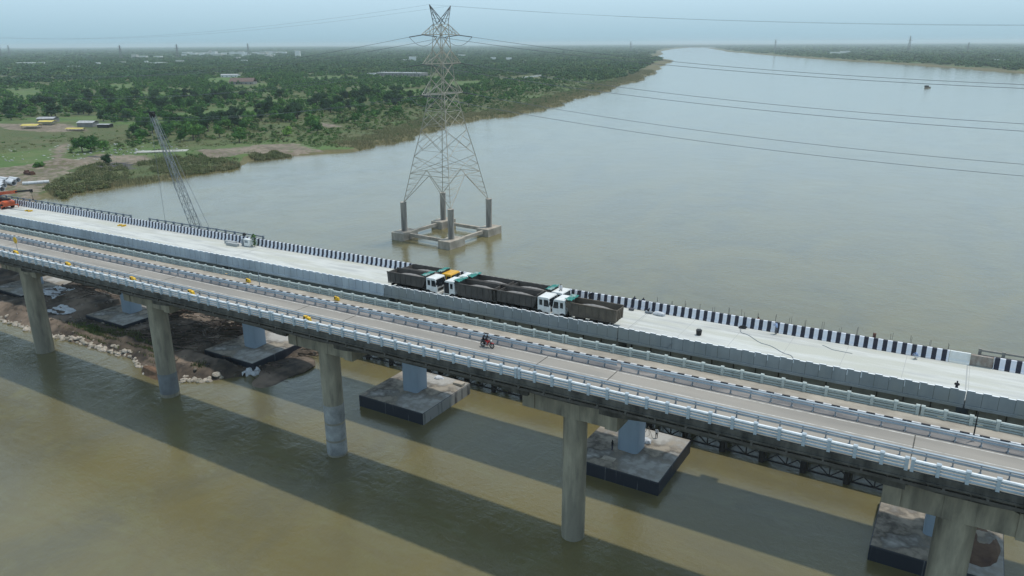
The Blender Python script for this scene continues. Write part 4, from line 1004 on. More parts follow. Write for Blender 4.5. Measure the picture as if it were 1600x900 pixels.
def heap(name, loc, sx_, sy_, sz_, m, label, cat, seed=0, group=None, sub=2):
    """irregular lump: displaced dome"""
    import bmesh
    bm3 = bmesh.new(); bmesh.ops.create_icosphere(bm3, subdivisions=sub, radius=1); r_ = random.Random(seed)
    offs = [(Vector((r_.uniform(-1, 1), r_.uniform(-1, 1), r_.uniform(-1, 1))).normalized(), r_.uniform(.5, 1.3)) for _ in range(7)]
    for v in bm3.verts:
        n_ = v.co.normalized(); k = 1 + sum(.16 * math.sin(3 * n_.dot(a) * b + b * 9) for a, b in offs) ; v.co = n_ * k; v.co.x *= sx_; v.co.y *= sy_; v.co.z = max(v.co.z, -.25) * sz_
    me = bpy.data.meshes.new(name); bm3.to_mesh(me); bm3.free(); me.materials.append(m)
    o = bpy.data.objects.new(name, me); C.objects.link(o); o.location = loc
    if label: tag(o, label, cat, group)
    return o
heap('cloth_sack', (-33.3, 23.4, nz(-33) + .1), .95, .45, .35, M_SACK, 'crumpled white sheet lying against the striped barrier', 'sheet', 2)
t = thing('power_tool', (-34.6, 23.5, nz(-34.6)), 'small grey machine beside the crumpled white sheet', 'machine'); p = MB(); p.box(-.5, .5, -.25, .25, .05, .3); p.build('base', M_GREYPOST, t, bevel=.04); p = MB(); p.cyl((-.1, 0, .3), (.05, 0, .75), .14, 10, .5); p.build('motor', M_BLACK, t)
heap('work_bag', (-22.0, 23.7, nz(-22) + .1), .45, .25, .22, M_BLACK, 'black bag on the deck by the striped barrier', 'bag', 5)
heap('work_bag', (-37.2, 23.5, nz(-37) + .1), .4, .25, .2, S_GREY, 'grey bag at the foot of the stripes nearest the trucks', 'bag', 6)
for q, (x, y, lx, lab) in enumerate(((-118.6, 22.9, 1.4, 'grey concrete block on the deck, left one of the pair'), (-117.0, 22.0, 1.5, 'grey concrete block on the deck, right one of the pair'))):
    p = MB(); p.box(-lx, lx, -.35, .35, 0, .55); o = p.build('concrete_block', M_NEWCON, bevel=.05); o.location = (x, y, nz(x)); tag(o, lab, 'block', 'concrete blocks on the deck')
gn = thing('site_generator', (-113.9, 23.1, nz(-114)), 'white boxed generator with grey screen beside the concrete blocks', 'generator')
p = MB(); p.box(-.75, .75, -.4, .4, .1, 1.45); p.build('housing', M_WHITE, gn, bevel=.05); p = MB(); p.box(-.5, .4, -.415, -.402, .75, 1.25); p.build('panel', M_GREYPOST, gn); p = MB(); p.box(-.8, .8, -.45, .45, 0, .1); p.box(-1.5, -1.0, -.3, .3, 0, 1.3); p.build('skid', M_GREYPOST, gn)
for q in range(2):
    o = heap('fabric_bundle', (-116.6 + q * 2.4, 24.55, nz(-115) + 1.55), .4, .28, .35, M_BLACK, ['black bundle on the striped barrier, left one above the blocks', 'black bundle on the striped barrier, right one above the generator'][q], 'bundle', 30 + q)
t = thing('leafy_branch', (-112.6, 23.4, nz(-112.6)), 'leafy green branch stuck upright beside the generator', 'branch')
p = MB(); p.bar((0, 0, 0), (.1, 0, 2.0), .06); p.bar((.05, 0, 1.0), (.6, .2, 1.9), .04); p.bar((.05, 0, .8), (-.5, -.1, 1.7), .04); p.build('stem', M_BARK, t)
p = MB(); r_ = random.Random(4)
for q in range(90):
    c0 = Vector((r_.gauss(0, .35), r_.gauss(0, .25), r_.uniform(.2, 2.3))); a = Vector((r_.uniform(-1, 1), r_.uniform(-1, 1), r_.uniform(-.4, 1))).normalized() * .16; b = a.cross(Vector((r_.uniform(-1, 1), r_.uniform(-1, 1), 1))).normalized() * .09
    p.add([c0 - a, c0 + b, c0 + a, c0 - b], [(0, 1, 2, 3)])
p.build('leaves', M_LEAFLIGHT, t)
p = MB(); p.box(-.17, .17, -.12, .12, -.4, .5); o = p.build('marker_board', M_RUST, bevel=.02); o.location = (-6.7, 24.95, nz(-6.7) + 1.25); tag(o, 'brown board standing up behind the stripes left of the crouching worker', 'board')
for x, y, lab in ((-152.2, 22.4, 'yellow jack frame lying on the deck near the striped barrier'), (-187, 21.6, 'yellow timber pieces by the wheels of the orange crane')):
    p = MB(); p.box(-.9, .9, -.08, .08, 0, .3); p.box(-.8, -.6, -.5, .5, 0, .25); p.box(.6, .8, -.5, .5, 0, .35); o = p.build('jack_frame', M_YELLOW); o.location = (x, y, nz(x)); tag(o, lab, 'frame')

# orange mobile crane at the far left of the new deck
oc = thing('mobile_crane', (-197.5, 21.3, nz(-197.5)), 'orange mobile crane with telescopic boom at the left end of the deck', 'crane')
p = MB(); p.box(-5.5, 3.2, -1.2, 1.2, .7, 1.35); p.prism([(1.8, 1.35), (3.3, 1.35), (3.3, 1.7), (2.2, 1.9), (1.8, 1.9)], -1.2, 1.2, 'y'); p.build('carrier', M_ORANGE, oc, bevel=.05)
for x in (-4.2, -2.8, 1.9):
    for y in (-1.1, 1.1): p = MB(); p.cyl((x, y - .25, .6), (x, y + .25, .6), .6, 18); p.build('wheel', M_TYRE, oc, smooth=True)
p = MB(); p.prism([(-3.0, 1.36), (-.6, 1.36), (-.4, 2.2), (-.9, 3.0), (-3.0, 3.0)], -1.15, -.2, 'y'); cb_ = p.build('cab', M_ORANGE, oc, bevel=.05); p = MB(); p.box(-2.6, -.9, -1.17, -1.155, 2.0, 2.8); p.build('side_window', M_GLASS, cb_)
p = MB(); p.box(-2.2, 1.6, -.1, 1.15, 1.36, 2.2); p.build('engine_cover', M_CHASSIS, oc, bevel=.05)
p = MB(); p.bar((-4.5, .3, 2.7), (5.2, .9, 4.15), .62, .7); p.build('boom', M_ORANGE, oc)
p = MB(); p.bar((3, .75, 3.85), (11.2, 1.35, 4.95), .36, .42); p.box(11, 11.5, 1.1, 1.6, 4.5, 5.2); p.build('boom_extension', M_BLACK, oc)
p = MB(); p.bar((11.3, 1.35, 4.6), (11.3, 1.35, 3.0), .05); p.box(11.15, 11.45, 1.25, 1.45, 2.6, 3.0); p.build('hook', M_BLACK, oc)
for x in (-5.2, 3.0):
    p = MB(); p.box(x - .12, x + .12, -2.0, 2.0, .65, .85); p.cyl((x, -1.9, 0), (x, -1.9, .8), .07, 8); p.cyl((x, 1.9, 0), (x, 1.9, .8), .07, 8); p.build('outrigger', M_ORANGE, oc)

# ------------------------------------------------------------------ rocks, sacks and brush on the muddy fill
rocks = []
for s in range(6):
    o = heap('edge_boulder', (0, 0, 0), .62, .5, .42, M_ROCK, None, None, 40 + s, sub=2); rocks.append(o.data); bpy.data.objects.remove(o)
r_ = random.Random(12); nrock = 0
def front(x): return float(np.interp(x, [a for a, b in FRONT], [b for a, b in FRONT]))
spots = []
for x in np.arange(-180, -121, .5): spots.append((x + r_.uniform(-.3, .3), front(x) + r_.uniform(-.1, 1.2) + (.6 if -150 < x < -128 else 0)))
for x in np.arange(-150, -128, .6): spots.append((x, front(x) + 1.2 + r_.uniform(0, 1.2)))
for x in np.arange(-121, -108, .5): spots.append((x, front(x) + r_.uniform(-.6, 1.0)))
for x in np.arange(-113, -107, .5): spots.append((x, front(x) + 1.2 + r_.uniform(-.6, 1.0)))
for x, y in spots:
    o = bpy.data.objects.new('edge_boulder', rocks[nrock % 6]); C.objects.link(o); o.location = (x, y, max(.05, mud_z(x, y) + .08)); o.rotation_euler = (r_.uniform(-.3, .3), r_.uniform(-.3, .3), r_.uniform(0, 6.28)); s = r_.uniform(.55, 1.25); o.scale = (s, s, s)
    tag(o, 'pale boulder or sandbag in the line edging the muddy fill at the water', 'boulder', 'boulders edging the muddy fill'); nrock += 1
# brushwood heaps, one mass
bw_ = MB(); r_ = random.Random(8)
for cx, cy, rx, ry, n_ in ((-120, 21, 12, 7, 420), (-170, 24, 10, 7, 240), (-128, 12, 8, 4, 160), (-104, 28, 4, 6, 120), (-102, 15, 4, 5, 90), (-140, 22, 6, 6, 200)):
    for q in range(n_):
        x = cx + r_.gauss(0, rx * .5); y = cy + r_.gauss(0, ry * .5)
        if abs(x + 110.6) < 7 and abs(y - 19.4) < 7 or abs(x + 148.5) < 7 and abs(y - 19.4) < 7: continue
        z_ = mud_z(x, y) + r_.uniform(.1, .7); a = r_.gauss(.35, .5); L_ = r_.uniform(1.2, 4); bw_.bar((x, y, z_), (x + L_ * math.cos(a), y + L_ * math.sin(a), z_ + r_.uniform(-.4, .5)), r_.uniform(.05, .13), None, 3)
tag(bw_.build('brushwood', M_BRUSH), 'tangled dead branches heaped on the muddy fill under the bridges', 'brushwood', kind='stuff')
for x, y, sx_, sy_, lab in ((-176, 18, 4.5, 2.5, 'large white sheet on the mud left of the first old pier'), (-150, 27, 3.5, 1.3, 'white sheeting on the mud between first and second old piers'), (-163, 12.5, 3.2, 1.6, 'pale wet patch of plaster on the mud behind the first old pier'), (-103.5, 12.5, 1.6, 1.2, 'white tarpaulin beside the brown earth heap at the fill corner')):
    p = MB(); vv = []; ff = []
    for i in range(13):
        for j in range(9):
            xx = x + (i / 6 - 1) * sx_ * (1 + .1 * math.sin(j * 2.1)); yy = y + (j / 4 - 1) * sy_ * (1 + .15 * math.sin(i * 1.7)); vv.append((xx, yy, mud_z(xx, yy) + .18 + .07 * math.sin(i * 1.9 + j)))
    for i in range(12):
        for j in range(8): q0 = i * 9 + j; ff.append((q0, q0 + 9, q0 + 10, q0 + 1))
    p.add(vv, ff); o = p.build('ground_sheet', M_SACK); so_ = o.modifiers.new('t', 'SOLIDIFY'); so_.thickness = .04; tag(o, lab, 'sheet')
heap('earth_heap', (-101.5, 15.0, -.1), 4.4, 5.2, .8, M_MUD, 'brown earth heap at the right end of the muddy fill', 'earth heap', 3, sub=3)
heap('earth_heap', (-118.5, 4.0, .2), 3.6, 1.6, 1.3, mat('reddish_clay', (.20, .12, .075), .95, (.12, .075, .05), .8, bump=.5), 'reddish clay heap at the foot of the second old pier', 'earth heap', 9, sub=3)
heap('earth_heap', (6.7, 19.4, 2.0), 2.4, 4.0, .9, mat('dark_wet_clay', (.07, .04, .03), .9, (.14, .09, .06), .5, bump=.6), 'dark brown earth dumped on the nearest pile cap', 'earth heap', 14, sub=3)
gm = MB(); r_ = random.Random(2)
for cx, cy, rx, ry, n_ in ((-143, 8.6, 9, 2.2, 2600), (-128, 8.6, 6, 1.8, 1200), (-122, 7, 3, 1.5, 300), (-113, 8.5, 1.5, 1, 120), (-136, 10.5, 5, 1.5, 400)):
    for q in range(n_):
        x = cx + r_.gauss(0, rx * .5); y = cy + r_.gauss(0, ry * .5); z_ = mud_z(x, y)
        if z_ < .1: continue
        a = r_.uniform(0, 6.28); gm.add([(x - .12 * math.cos(a), y - .12 * math.sin(a), z_ - .05), (x + .12 * math.cos(a), y + .12 * math.sin(a), z_ - .05), (x + r_.uniform(-.2, .2), y + r_.uniform(-.2, .2), z_ + r_.uniform(.25, .6))], [(0, 1, 2)])
tag(gm.build('grass_patch', M_GRASSB), 'green grass growing along the edge of the muddy fill', 'grass', kind='stuff')
for x, y, z_, lab in ((-67.3, 24.3, 2.0, 'pale concrete block at the back corner of the pile cap beneath the motorcycle'), (-36.0, 14.9, 2.1, 'flat pale slab in front of the blue pier on the pile cap')):
    p = MB(); p.box(-.9, .9, -.5, .5, 0, .4 if x < -50 else .12); o = p.build('concrete_block', M_PYLCON, bevel=.04); o.location = (x, y, z_); tag(o, lab, 'block')
heap('cloth_sack', (-33.6, 22.0, 2.1), .7, .6, .55, M_SACK, 'white sack on the pile cap right of the blue pier', 'sack', 15)
heap('cloth_sack', (-71.6, 24.7, 2.1), .9, .5, .3, M_SACK, 'crumpled white sheet on the back of the pile cap between third and fourth old piers', 'sheet', 16)
t = thing('work_tripod', (-33.6, 23.4, 2.05), 'thin bent frame of rods beside the person at the back of the pile cap', 'frame'); p = MB(); p.bar((-.8, 0, 0), (-.1, 0, 1.7), .05); p.bar((.6, 0, 0), (-.1, 0, 1.7), .05); p.bar((-.1, .6, 0), (-.1, 0, 1.7), .05); p.build('legs', M_TIMBER, t)

# ------------------------------------------------------------------ vegetation
def ico(sub=1):
    import bmesh
    b_ = bmesh.new(); bmesh.ops.create_icosphere(b_, subdivisions=sub, radius=1); V = np.array([v.co[:] for v in b_.verts]); F = np.array([[v.index for v in f.verts] for f in b_.faces]); b_.free(); return V, F
IV1, IF1 = ico(1); IV2, IF2 = ico(2)
def crown(rg, r, h, nl, leaf, lobes=8, flat=.8, base=.35):
    """crown as lobes of small leaf triangles round rough cores"""
    Vs, Fs, o = [], [], 0
    for k in range(lobes):
        a = rg.uniform(0, 6.28); d = r * .62 * math.sqrt(rg.uniform(0, 1)); lr = r * rg.uniform(.33, .55); c = np.array([d * math.cos(a), d * math.sin(a), h * base + (h * (1 - base) - lr * .6) * rg.uniform(.15, 1) * (1 - .45 * (d / r) ** 2)])
        V = IV1 * (1 + rg.uniform(-.22, .22, (len(IV1), 1))) * lr * .62 * np.array([1, 1, flat]) + c; Vs.append(V); Fs.append(IF1 + o); o += len(V)
        n = int(1.4 * nl / lobes); dr = rg.normal(size=(n, 3)); dr /= np.linalg.norm(dr, axis=1)[:, None]; dr[:, 2] = np.abs(dr[:, 2]) * 1.1 - .25
        P = c + dr * lr * rg.uniform(.72, 1.12, (n, 1)) * np.array([1, 1, flat])
        t1 = rg.normal(size=(n, 3)); t1 /= np.linalg.norm(t1, axis=1)[:, None]; t2 = np.cross(t1, dr + .4 * rg.normal(size=(n, 3))); t2 /= np.linalg.norm(t2, axis=1)[:, None] + 1e-6
        s = leaf * rg.uniform(.6, 1.3, (n, 1)); Vt = np.stack([P - t1 * s, P + t1 * s, P + t2 * s * 1.3], 1).reshape(-1, 3); Vs.append(Vt); Fs.append(np.arange(3 * n).reshape(-1, 3) + o); o += 3 * n
    return np.concatenate(Vs), np.concatenate(Fs)
def tree_proto(seed, r, h, m, nl, leaf, lobes, base, trunk=True):
    rg = np.random.default_rng(seed); t = bpy.data.objects.new('tree_proto', None); V, F = crown(rg, r, h, nl, leaf, lobes, .85, base)
    me = np_mesh('crown', V, F, m); me.parent = t
    C.objects.unlink(me); tk = None
    if trunk:
        p = MB(); p.cyl((0, 0, -.4), (.1, 0, h * .55), .045 * h, 7, .5)
        for q in range(4): a = q * 1.7 + seed; p.bar((0.05, 0, h * (.25 + .06 * q)), (math.cos(a) * r * .55, math.sin(a) * r * .55, h * .62), .07, None, 5, .5)
        tk = p.build('trunk', M_BARK, t); C.objects.unlink(tk)
    return me.data, tk.data if tk else None
KINDS = {'broad': [tree_proto(s, 4.6, 8.5, M_LEAF, 620, .42, 10, .3) for s in (1, 2, 3)], 'dark': [tree_proto(s, 5.0, 10.5, M_LEAFDARK, 700, .45, 11, .25) for s in (4, 5)],
         'light': [tree_proto(s, 3.6, 6.0, M_LEAFLIGHT, 480, .36, 8, .2) for s in (6, 7)], 'bush': [tree_proto(s, 2.6, 3.2, M_LEAF, 300, .30, 7, .12) for s in (8, 9)], 'scrub': [tree_proto(s, 2.4, 2.6, M_SCRUB, 300, .30, 7, .1) for s in (10, 11)]}
LABEL = {'broad': 'mid green broad tree on the green left bank', 'dark': 'tall dark green tree on the left bank', 'light': 'small light green tree on the left bank', 'bush': 'low round green bush on the open riverside strip', 'scrub': 'low olive scrub bush near the brown reed strip'}
ANG0 = YAW
def in_view(x, y, m=.12):
    dx, dy = x - CAMPOS.x, y - CAMPOS.y; a = np.arctan2(dx, dy) - YAW; return (np.abs(a) < .60 + m), np.hypot(dx, dy)
OPEN = [[(-630, 205), (-610, 265), (-500, 262), (-420, 190), (-445, 150), (-520, 160)], [(-935, 725), (-860, 705), (-790, 610), (-860, 630)], [(-662, 970), (-705, 1135), (-640, 1135), (-596, 975)], [(-1160, 880), (-1090, 880), (-1020, 770), (-1075, 764)], [(-930, 1030), (-800, 1040), (-740, 930), (-860, 930)]]
def blocked(x, y, pad=0):
    b_ = np.zeros(np.shape(x), bool)
    for p in FIELDS + EARTH + SPOIL + OPEN: b_ |= inside(x, y, p)
    b_ |= (x > -420) & (y < 175) & (x > -400 + 0 * y)      # work yard kept open
    b_ |= (x > -400) & (y < 215) & (x < -345)
    return b_
# candidate positions, near zone
cand = []
rg = np.random.default_rng(5)
n_ = 26000; xs = rg.uniform(-1150, -290, n_); ys = rg.uniform(60, 1000, n_)
vis, dist = in_view(xs, ys); u_ = shore_l(ys) - xs
dn = vnoise(xs, ys, 42, 31) + .5 * vnoise(xs, ys, 15, 32)
strip_w = 34 + 22 * vnoise(xs, ys, 70, 5)
prob = np.where(u_ < 16, 0, np.where(u_ < strip_w, .12, np.where(u_ < strip_w + 85, np.where(dn > -.25, .75, .15), np.where(dn > -.58, .9, .05))))
prob = prob * np.where(u_ > 150, .8, 1)
keep = vis & (rg.uniform(0, 1, n_) < prob) & ~blocked(xs, ys) & (u_ > 14)
xs, ys, dist, u_, dn = [v[keep] for v in (xs, ys, dist, u_, dn)]
# thin out by spacing
cell = {}; sel = []
for i in np.argsort(dist):
    sp_ = 4.4 if u_[i] < 120 else 5.4; k = (int(xs[i] // sp_), int(ys[i] // sp_))
    if any((k[0] + a_, k[1] + b_) in cell and math.hypot(xs[i] - cell[(k[0] + a_, k[1] + b_)][0], ys[i] - cell[(k[0] + a_, k[1] + b_)][1]) < sp_ * .85 for a_ in (-1, 0, 1) for b_ in (-1, 0, 1)): continue
    cell[k] = (xs[i], ys[i]); sel.append(i)
T = []
for i in sel:
    ra = rg.uniform()
    if u_[i] < 60: kd = 'scrub' if ra < .35 else 'bush'
    elif u_[i] < 125: kd = 'bush' if ra < .62 else ('light' if ra < .8 else 'broad')
    else: kd = 'dark' if ra < .20 else ('broad' if ra < .60 else 'light')
    s = rg.uniform(.62, 1.18); T.append((xs[i], ys[i], kd, s, dist[i], {'broad': 8.5, 'dark': 10.5, 'light': 6, 'bush': 3.2, 'scrub': 2.6}[kd] * s / dist[i], u_[i]))
T.append((-352, 141, 'dark', .6, 400, 1, 60)); T.append((-372, 121, 'bush', 1.1, 400, 1, 60))
T.sort(key=lambda t: -t[5])
def gz(x, y): return 1.3
GRP = {'broad': 'mid green trees on the left bank', 'dark': 'dark green trees on the left bank', 'light': 'light green trees on the left bank', 'bush': 'green bushes on the riverside strip', 'scrub': 'olive scrub bushes by the reeds'}
for j, (x, y, kd, s, dd_, sz, u0) in enumerate(T[:290]):
    cr_, tk_ = KINDS[kd][j % len(KINDS[kd])]; nm = 'bush' if kd in ('bush', 'scrub') else 'tree'
    t = thing(nm, (x, y, 1.2), LABEL[kd], 'bush' if nm == 'bush' else 'tree', GRP[kd], rz=rg.uniform(0, 6.28)); t.scale = (s, s, s * rg.uniform(.85, 1.15))
    o = bpy.data.objects.new('crown', cr_); C.objects.link(o); o.parent = t
    if tk_: o = bpy.data.objects.new('trunk', tk_); C.objects.link(o); o.parent = t
def replicate(protoV, protoF, X, Y, Zb, S, A, HS=None):
    """array of transformed copies of one small mesh, stacked into one"""
    n = len(X); c, s = np.cos(A)[:, None], np.sin(A)[:, None]; hs = S if HS is None else HS
    px_, py_, pz_ = protoV[:, 0][None], protoV[:, 1][None], protoV[:, 2][None]
    x = (px_ * c - py_ * s) * S[:, None] + X[:, None]; y = (px_ * s + py_ * c) * S[:, None] + Y[:, None]; z = pz_ * hs[:, None] + Zb[:, None]
    V = np.stack([x, y, z], -1).reshape(-1, 3); F = (protoF[None] + (np.arange(n) * len(protoV))[:, None, None]).reshape(-1, 3); return V, F
def collect(name, chunks, m, label=None, cat=None):
    o = 0; VV, FF = [], []
    for V, F in chunks: VV.append(V); FF.append(F + o); o += len(V)
    ob = np_mesh(name, np.concatenate(VV), np.concatenate(FF), m); tag(ob, label, cat, kind='stuff'); return ob
# the rest of the near wood, still leafy
rest = T[290:]
mids = [crown(np.random.default_rng(60 + k), 1, 1.7, 90, .12, 5, .85, .25) for k in range(5)]
byk = {'d': [], 'l': []}
arr = np.array([(t[0], t[1], t[3] * {'broad': 4.6, 'dark': 5.2, 'light': 3.6, 'bush': 2.4, 'scrub': 2.2}[t[2]], 1 if t[2] in ('bush', 'scrub', 'light') else 0) for t in rest])
print('trees individual', min(290, len(T)), 'rest', len(rest))
ch = []; chl = []
for k in range(5):
    for isl, dest in ((0, ch), (1, chl)):
        q = arr[(np.arange(len(arr)) % 5 == k) & (arr[:, 3] == isl)]
        if len(q): dest.append(replicate(*mids[k], q[:, 0], q[:, 1], np.full(len(q), 1.0), q[:, 2], rg.uniform(0, 6.28, len(q)), q[:, 2] * rg.uniform(.8, 1.2, len(q)) * (1 - .3 * isl)))
collect('woodland', ch, mat('near_wood_leaves', (.072, .180, .036), .75, (.028, .085, .024), .045, island=.5, spec=.15), 'dense mid green trees covering the left bank behind the nearest ones', 'woodland')
collect('shrubland', chl, mat('shrub_leaves', (.100, .175, .050), .75, (.070, .12, .042), .02, island=.45, spec=.15), 'light green shrubs scattered over the left bank', 'shrubs')
# low scrub knitting the open strip together
n_ = 15000; x = rg.uniform(-640, -300, n_); y = rg.uniform(120, 1000, n_); u = shore_l(y) - x
ok = (u > 10) & (u < 190) & (vnoise(x, y, 30, 51) > -.45) & ~((y < 180) & (u < 95))
for p in EARTH + SPOIL + FIELDS: ok &= ~inside(x, y, p)
x, y = x[ok], y[ok]; lowp = [crown(np.random.default_rng(70 + k), 1, .95, 60, .15, 4, .8, .05) for k in range(3)]; ch = []; chg = []
for k in range(3):
    for isg, dest in ((0, ch), (1, chg)):
        m_ = (np.arange(len(x)) % 3 == k) & ((vnoise(x, y, 18, 52) > .05) == bool(isg)); sz_ = rg.uniform(.5, 1.9, m_.sum()); dest.append(replicate(*lowp[k], x[m_], y[m_], np.full(m_.sum(), 1.2), sz_, rg.uniform(0, 6.28, m_.sum()), sz_ * rg.uniform(.6, 1.1, m_.sum())))
collect('low_scrub', ch, mat('low_scrub_leaves', (.17, .175, .08), .8, (.11, .14, .055), .03, island=.4, spec=.15), 'low olive scrub covering the open strip behind the reeds', 'scrub')
collect('low_shrubs', chg, mat('low_shrub_leaves', (.085, .175, .042), .8, (.06, .125, .032), .03, island=.4, spec=.15), 'low green shrubs covering the open strip behind the reeds', 'shrubs')
# far woods on both banks
def far_wood(r0, r1, sp, side):
    X, Y, S = [], [], []; r = r0
    while r < r1:
        step = max(8.5, r * (sp if r > 3500 else sp * .72)); n = int(1.5 * r / step); a = YAW + np.linspace(-.75, .75, n) + rg.uniform(-.4, .4, n) * 1.5 / n
        rr_ = r + rg.uniform(-.5, .5, n) * step; x = CAMPOS.x + rr_ * np.sin(a); y = CAMPOS.y + rr_ * np.cos(a); s = step * rg.uniform(.45, .8, n)
        d = vnoise(x, y, 160, 41) + .5 * vnoise(x, y, 60, 42)
        if side < 0: k = (x < shore_l(y) - 25 - s) & (y > 40) & ~((x > -1150) & (y < 1000)) & ~blocked(x, y)
        else: k = (x > shore_r(y) + 30 + s)
        k &= (d > -.34) | (rg.uniform(0, 1, n) < .10)
        X.append(x[k]); Y.append(y[k]); S.append(s[k]); r += step
    return np.concatenate(X), np.concatenate(Y), np.concatenate(S)
for side, nm_, lab in ((-1, 'far_wood', 'hazy far woodland stretching to the horizon on the left bank'), (1, 'far_bank_wood', 'hazy blue-green woodland along the far right bank')):
    X, Y, S = far_wood(500 if side < 0 else 1200, 16000, .0125, side); ch = []
    for k in range(4):
        g2 = np.random.default_rng(80 + k); PV = IV1 * (1 + g2.uniform(-.3, .3, (len(IV1), 1))); PV = PV * np.array([1, 1, .8]); LV, LF = crown(g2, 1.1, 1.3, 36, .16, 3, .8, -.2); LV = LV - np.array([0, 0, .45]); PV, PF = LV, LF; m_ = np.arange(len(X)) % 4 == k
        hgt = np.minimum(S[m_], 7.5) * g2.uniform(.75, 1.2, m_.sum()); ch.append(replicate(PV, PF, X[m_], Y[m_], 1 + hgt * .75, S[m_], g2.uniform(0, 6.28, m_.sum()), hgt))
    collect(nm_, ch, M_FOREST, lab, 'woodland'); print(nm_, len(X))
sx_ = rg.uniform(-185, -100, 2600); sy_ = rg.uniform(4, 40, 2600); szz = np.array([mud_z(a_, b_) for a_, b_ in zip(sx_, sy_)]); k = szz > .15
sx_, sy_, szz = sx_[k], sy_[k], szz[k]; PV = IV1 * (1 + rg.uniform(-.25, .25, (len(IV1), 1))) * np.array([1, .8, .6])
st_ = rg.uniform(.05, 1, len(sx_)) ** 3 * .42 + .06
collect('loose_stones', [replicate(PV, IF1, sx_, sy_, szz + .02, st_, rg.uniform(0, 6.28, len(sx_)))], mat('loose_stone', (.24, .21, .17), .95, (.10, .085, .07), .3, island=.5), 'loose stones and clods scattered over the muddy fill', 'stones')
# reed and scrub strips, grass
def tufts(n, xf, yf, h, wdt, blades=7, seed=0):
    g2 = np.random.default_rng(seed); P = []
    for b_ in range(blades):
        a = g2.uniform(0, 6.28); ox, oy = g2.normal(0, wdt, 2); w_ = g2.uniform(.10, .2); lx, ly = g2.normal(0, .25, 2); hh = g2.uniform(.6, 1.1)
        P += [(ox - w_ * math.cos(a), oy - w_ * math.sin(a), -.2), (ox + w_ * math.cos(a), oy + w_ * math.sin(a), -.2), (ox + lx, oy + ly, hh)]
    PV = np.array(P); PF = np.arange(len(P)).reshape(-1, 3); return replicate(PV, PF, xf, yf, np.clip((shore_l(yf) - xf) * .35 - .6, 0, 1.4), np.ones(len(xf)), g2.uniform(0, 6.28, len(xf)), h * g2.uniform(.7, 1.3, len(xf)))
ch = []
for k in range(4):
    n_ = 5200; y = rg.uniform(95, 1500, n_) ** 1.0; y = 90 + (1500 - 90) * rg.uniform(0, 1, n_) ** 1.6; u = rg.uniform(.8, 26, n_) * (1 + y / 1600); x = shore_l(y) - u; ok = ~((y < 255) & (u > 6)) & ~((y > 180) & (y < 250)); ch.append(tufts(ok.sum(), x[ok], y[ok], 1.5, .45, 7, 200 + k))
collect('reed_strip', ch, M_REED, 'brown reeds along the waterline of the left bank', 'reeds')
SCR = [[(-315, 92), (-336, 111), (-354, 131), (-360, 141), (-350, 148), (-315, 129), (-301, 118), (-303, 101), (-295, 87)], [(-344, 150), (-351, 165), (-341, 182), (-307, 182), (-297, 171), (-297, 156), (-303, 137)], [(-325, 199), (-318, 214), (-305, 214), (-308, 193)]]
ch = []; sc = crown(np.random.default_rng(91), 1, 1.25, 130, .13, 6, .85, .1)
for p in SCR:
    xx = rg.uniform(-362, -292, 4000); yy = rg.uniform(84, 216, 4000); k = inside(xx, yy, p); kk = vnoise(xx, yy, 9, 66) > -.35; k &= kk; xx, yy = xx[k][:300], yy[k][:300]; ch.append(replicate(*sc, xx, yy, np.clip((shore_l(yy) - xx) * .3, 0, 1.2), rg.uniform(.7, 2.2, len(xx)), rg.uniform(0, 6.28, len(xx)), rg.uniform(.7, 1.7, len(xx)))); ch.append(tufts(len(xx), xx + .8, yy, 2.4, .7, 8, 400))
collect('scrub_thicket', ch, M_SCRUB, 'dense olive scrub on the two points of the near left shore', 'scrub')
ch = []
for k in range(3):
    n_ = 14000; x = rg.uniform(-700, -295, n_); y = rg.uniform(90, 620, n_); u = shore_l(y) - x; ok = (u > 5) & (vnoise(x, y, 25, 77) > -.2)
    for p in EARTH + SPOIL + FIELDS: ok &= ~inside(x, y, p)
    x, y = x[ok], y[ok]; ch.append(tufts(len(x), x, y, .8, .6, 6, 300 + k))
collect('bank_grass', ch, M_GRASSB, 'rough grass between the bushes on the left bank', 'grass')

# ------------------------------------------------------------------ yard, huts and far buildings
def hut(name, x, y, lx, ly, h, roofm, wallm, label, cat, rz=0, gable=.5, group=None, posts_only=False, windows=0):
    t = thing(name, (x, y, 1.2), label, cat, group, rz); w_ = MB()
    if posts_only:
        for sx_ in (-1, 1):
            for sy_ in (-1, 1): w_.box(sx_ * lx * .45 - .1, sx_ * lx * .45 + .1, sy_ * ly * .45 - .1, sy_ * ly * .45 + .1, -.5, h)
        w_.build('post', M_TIMBER, t)
        w_ = MB(); w_.box(-lx * .4, lx * .4, -ly * .3, ly * .4, -.3, h * .55); w_.build('stock', wallm, t)
    else: w_.box(-lx / 2, lx / 2, -ly / 2, ly / 2, -.5, h); wl = w_.build('wall', wallm, t)
    r_ = MB(); e = .4
    if gable > .05: r_.prism([(-ly / 2 - e, h), (0, h + gable), (ly / 2 + e, h), (ly / 2 + e, h + .12), (0, h + gable + .12), (-ly / 2 - e, h + .12)], -lx / 2 - e, lx / 2 + e)
    else: r_.box(-lx / 2 - .1, lx / 2 + .1, -ly / 2 - .1, ly / 2 + .1, h + .01, h + .35)
    r_.build('roof', roofm, t)
    if windows:
        for q in range(windows):
            xx = -lx / 2 + lx * (q + .5) / windows; p = MB(); p.box(xx - .6, xx + .6, -ly / 2 - .04, -ly / 2 - .005, h * .35, h * .72); p.build('window', M_GLASS, t)
    return t
M_TARPY = mat('faded_yellow_sheet', (.62, .50, .10), .7, (.45, .38, .14), .3)
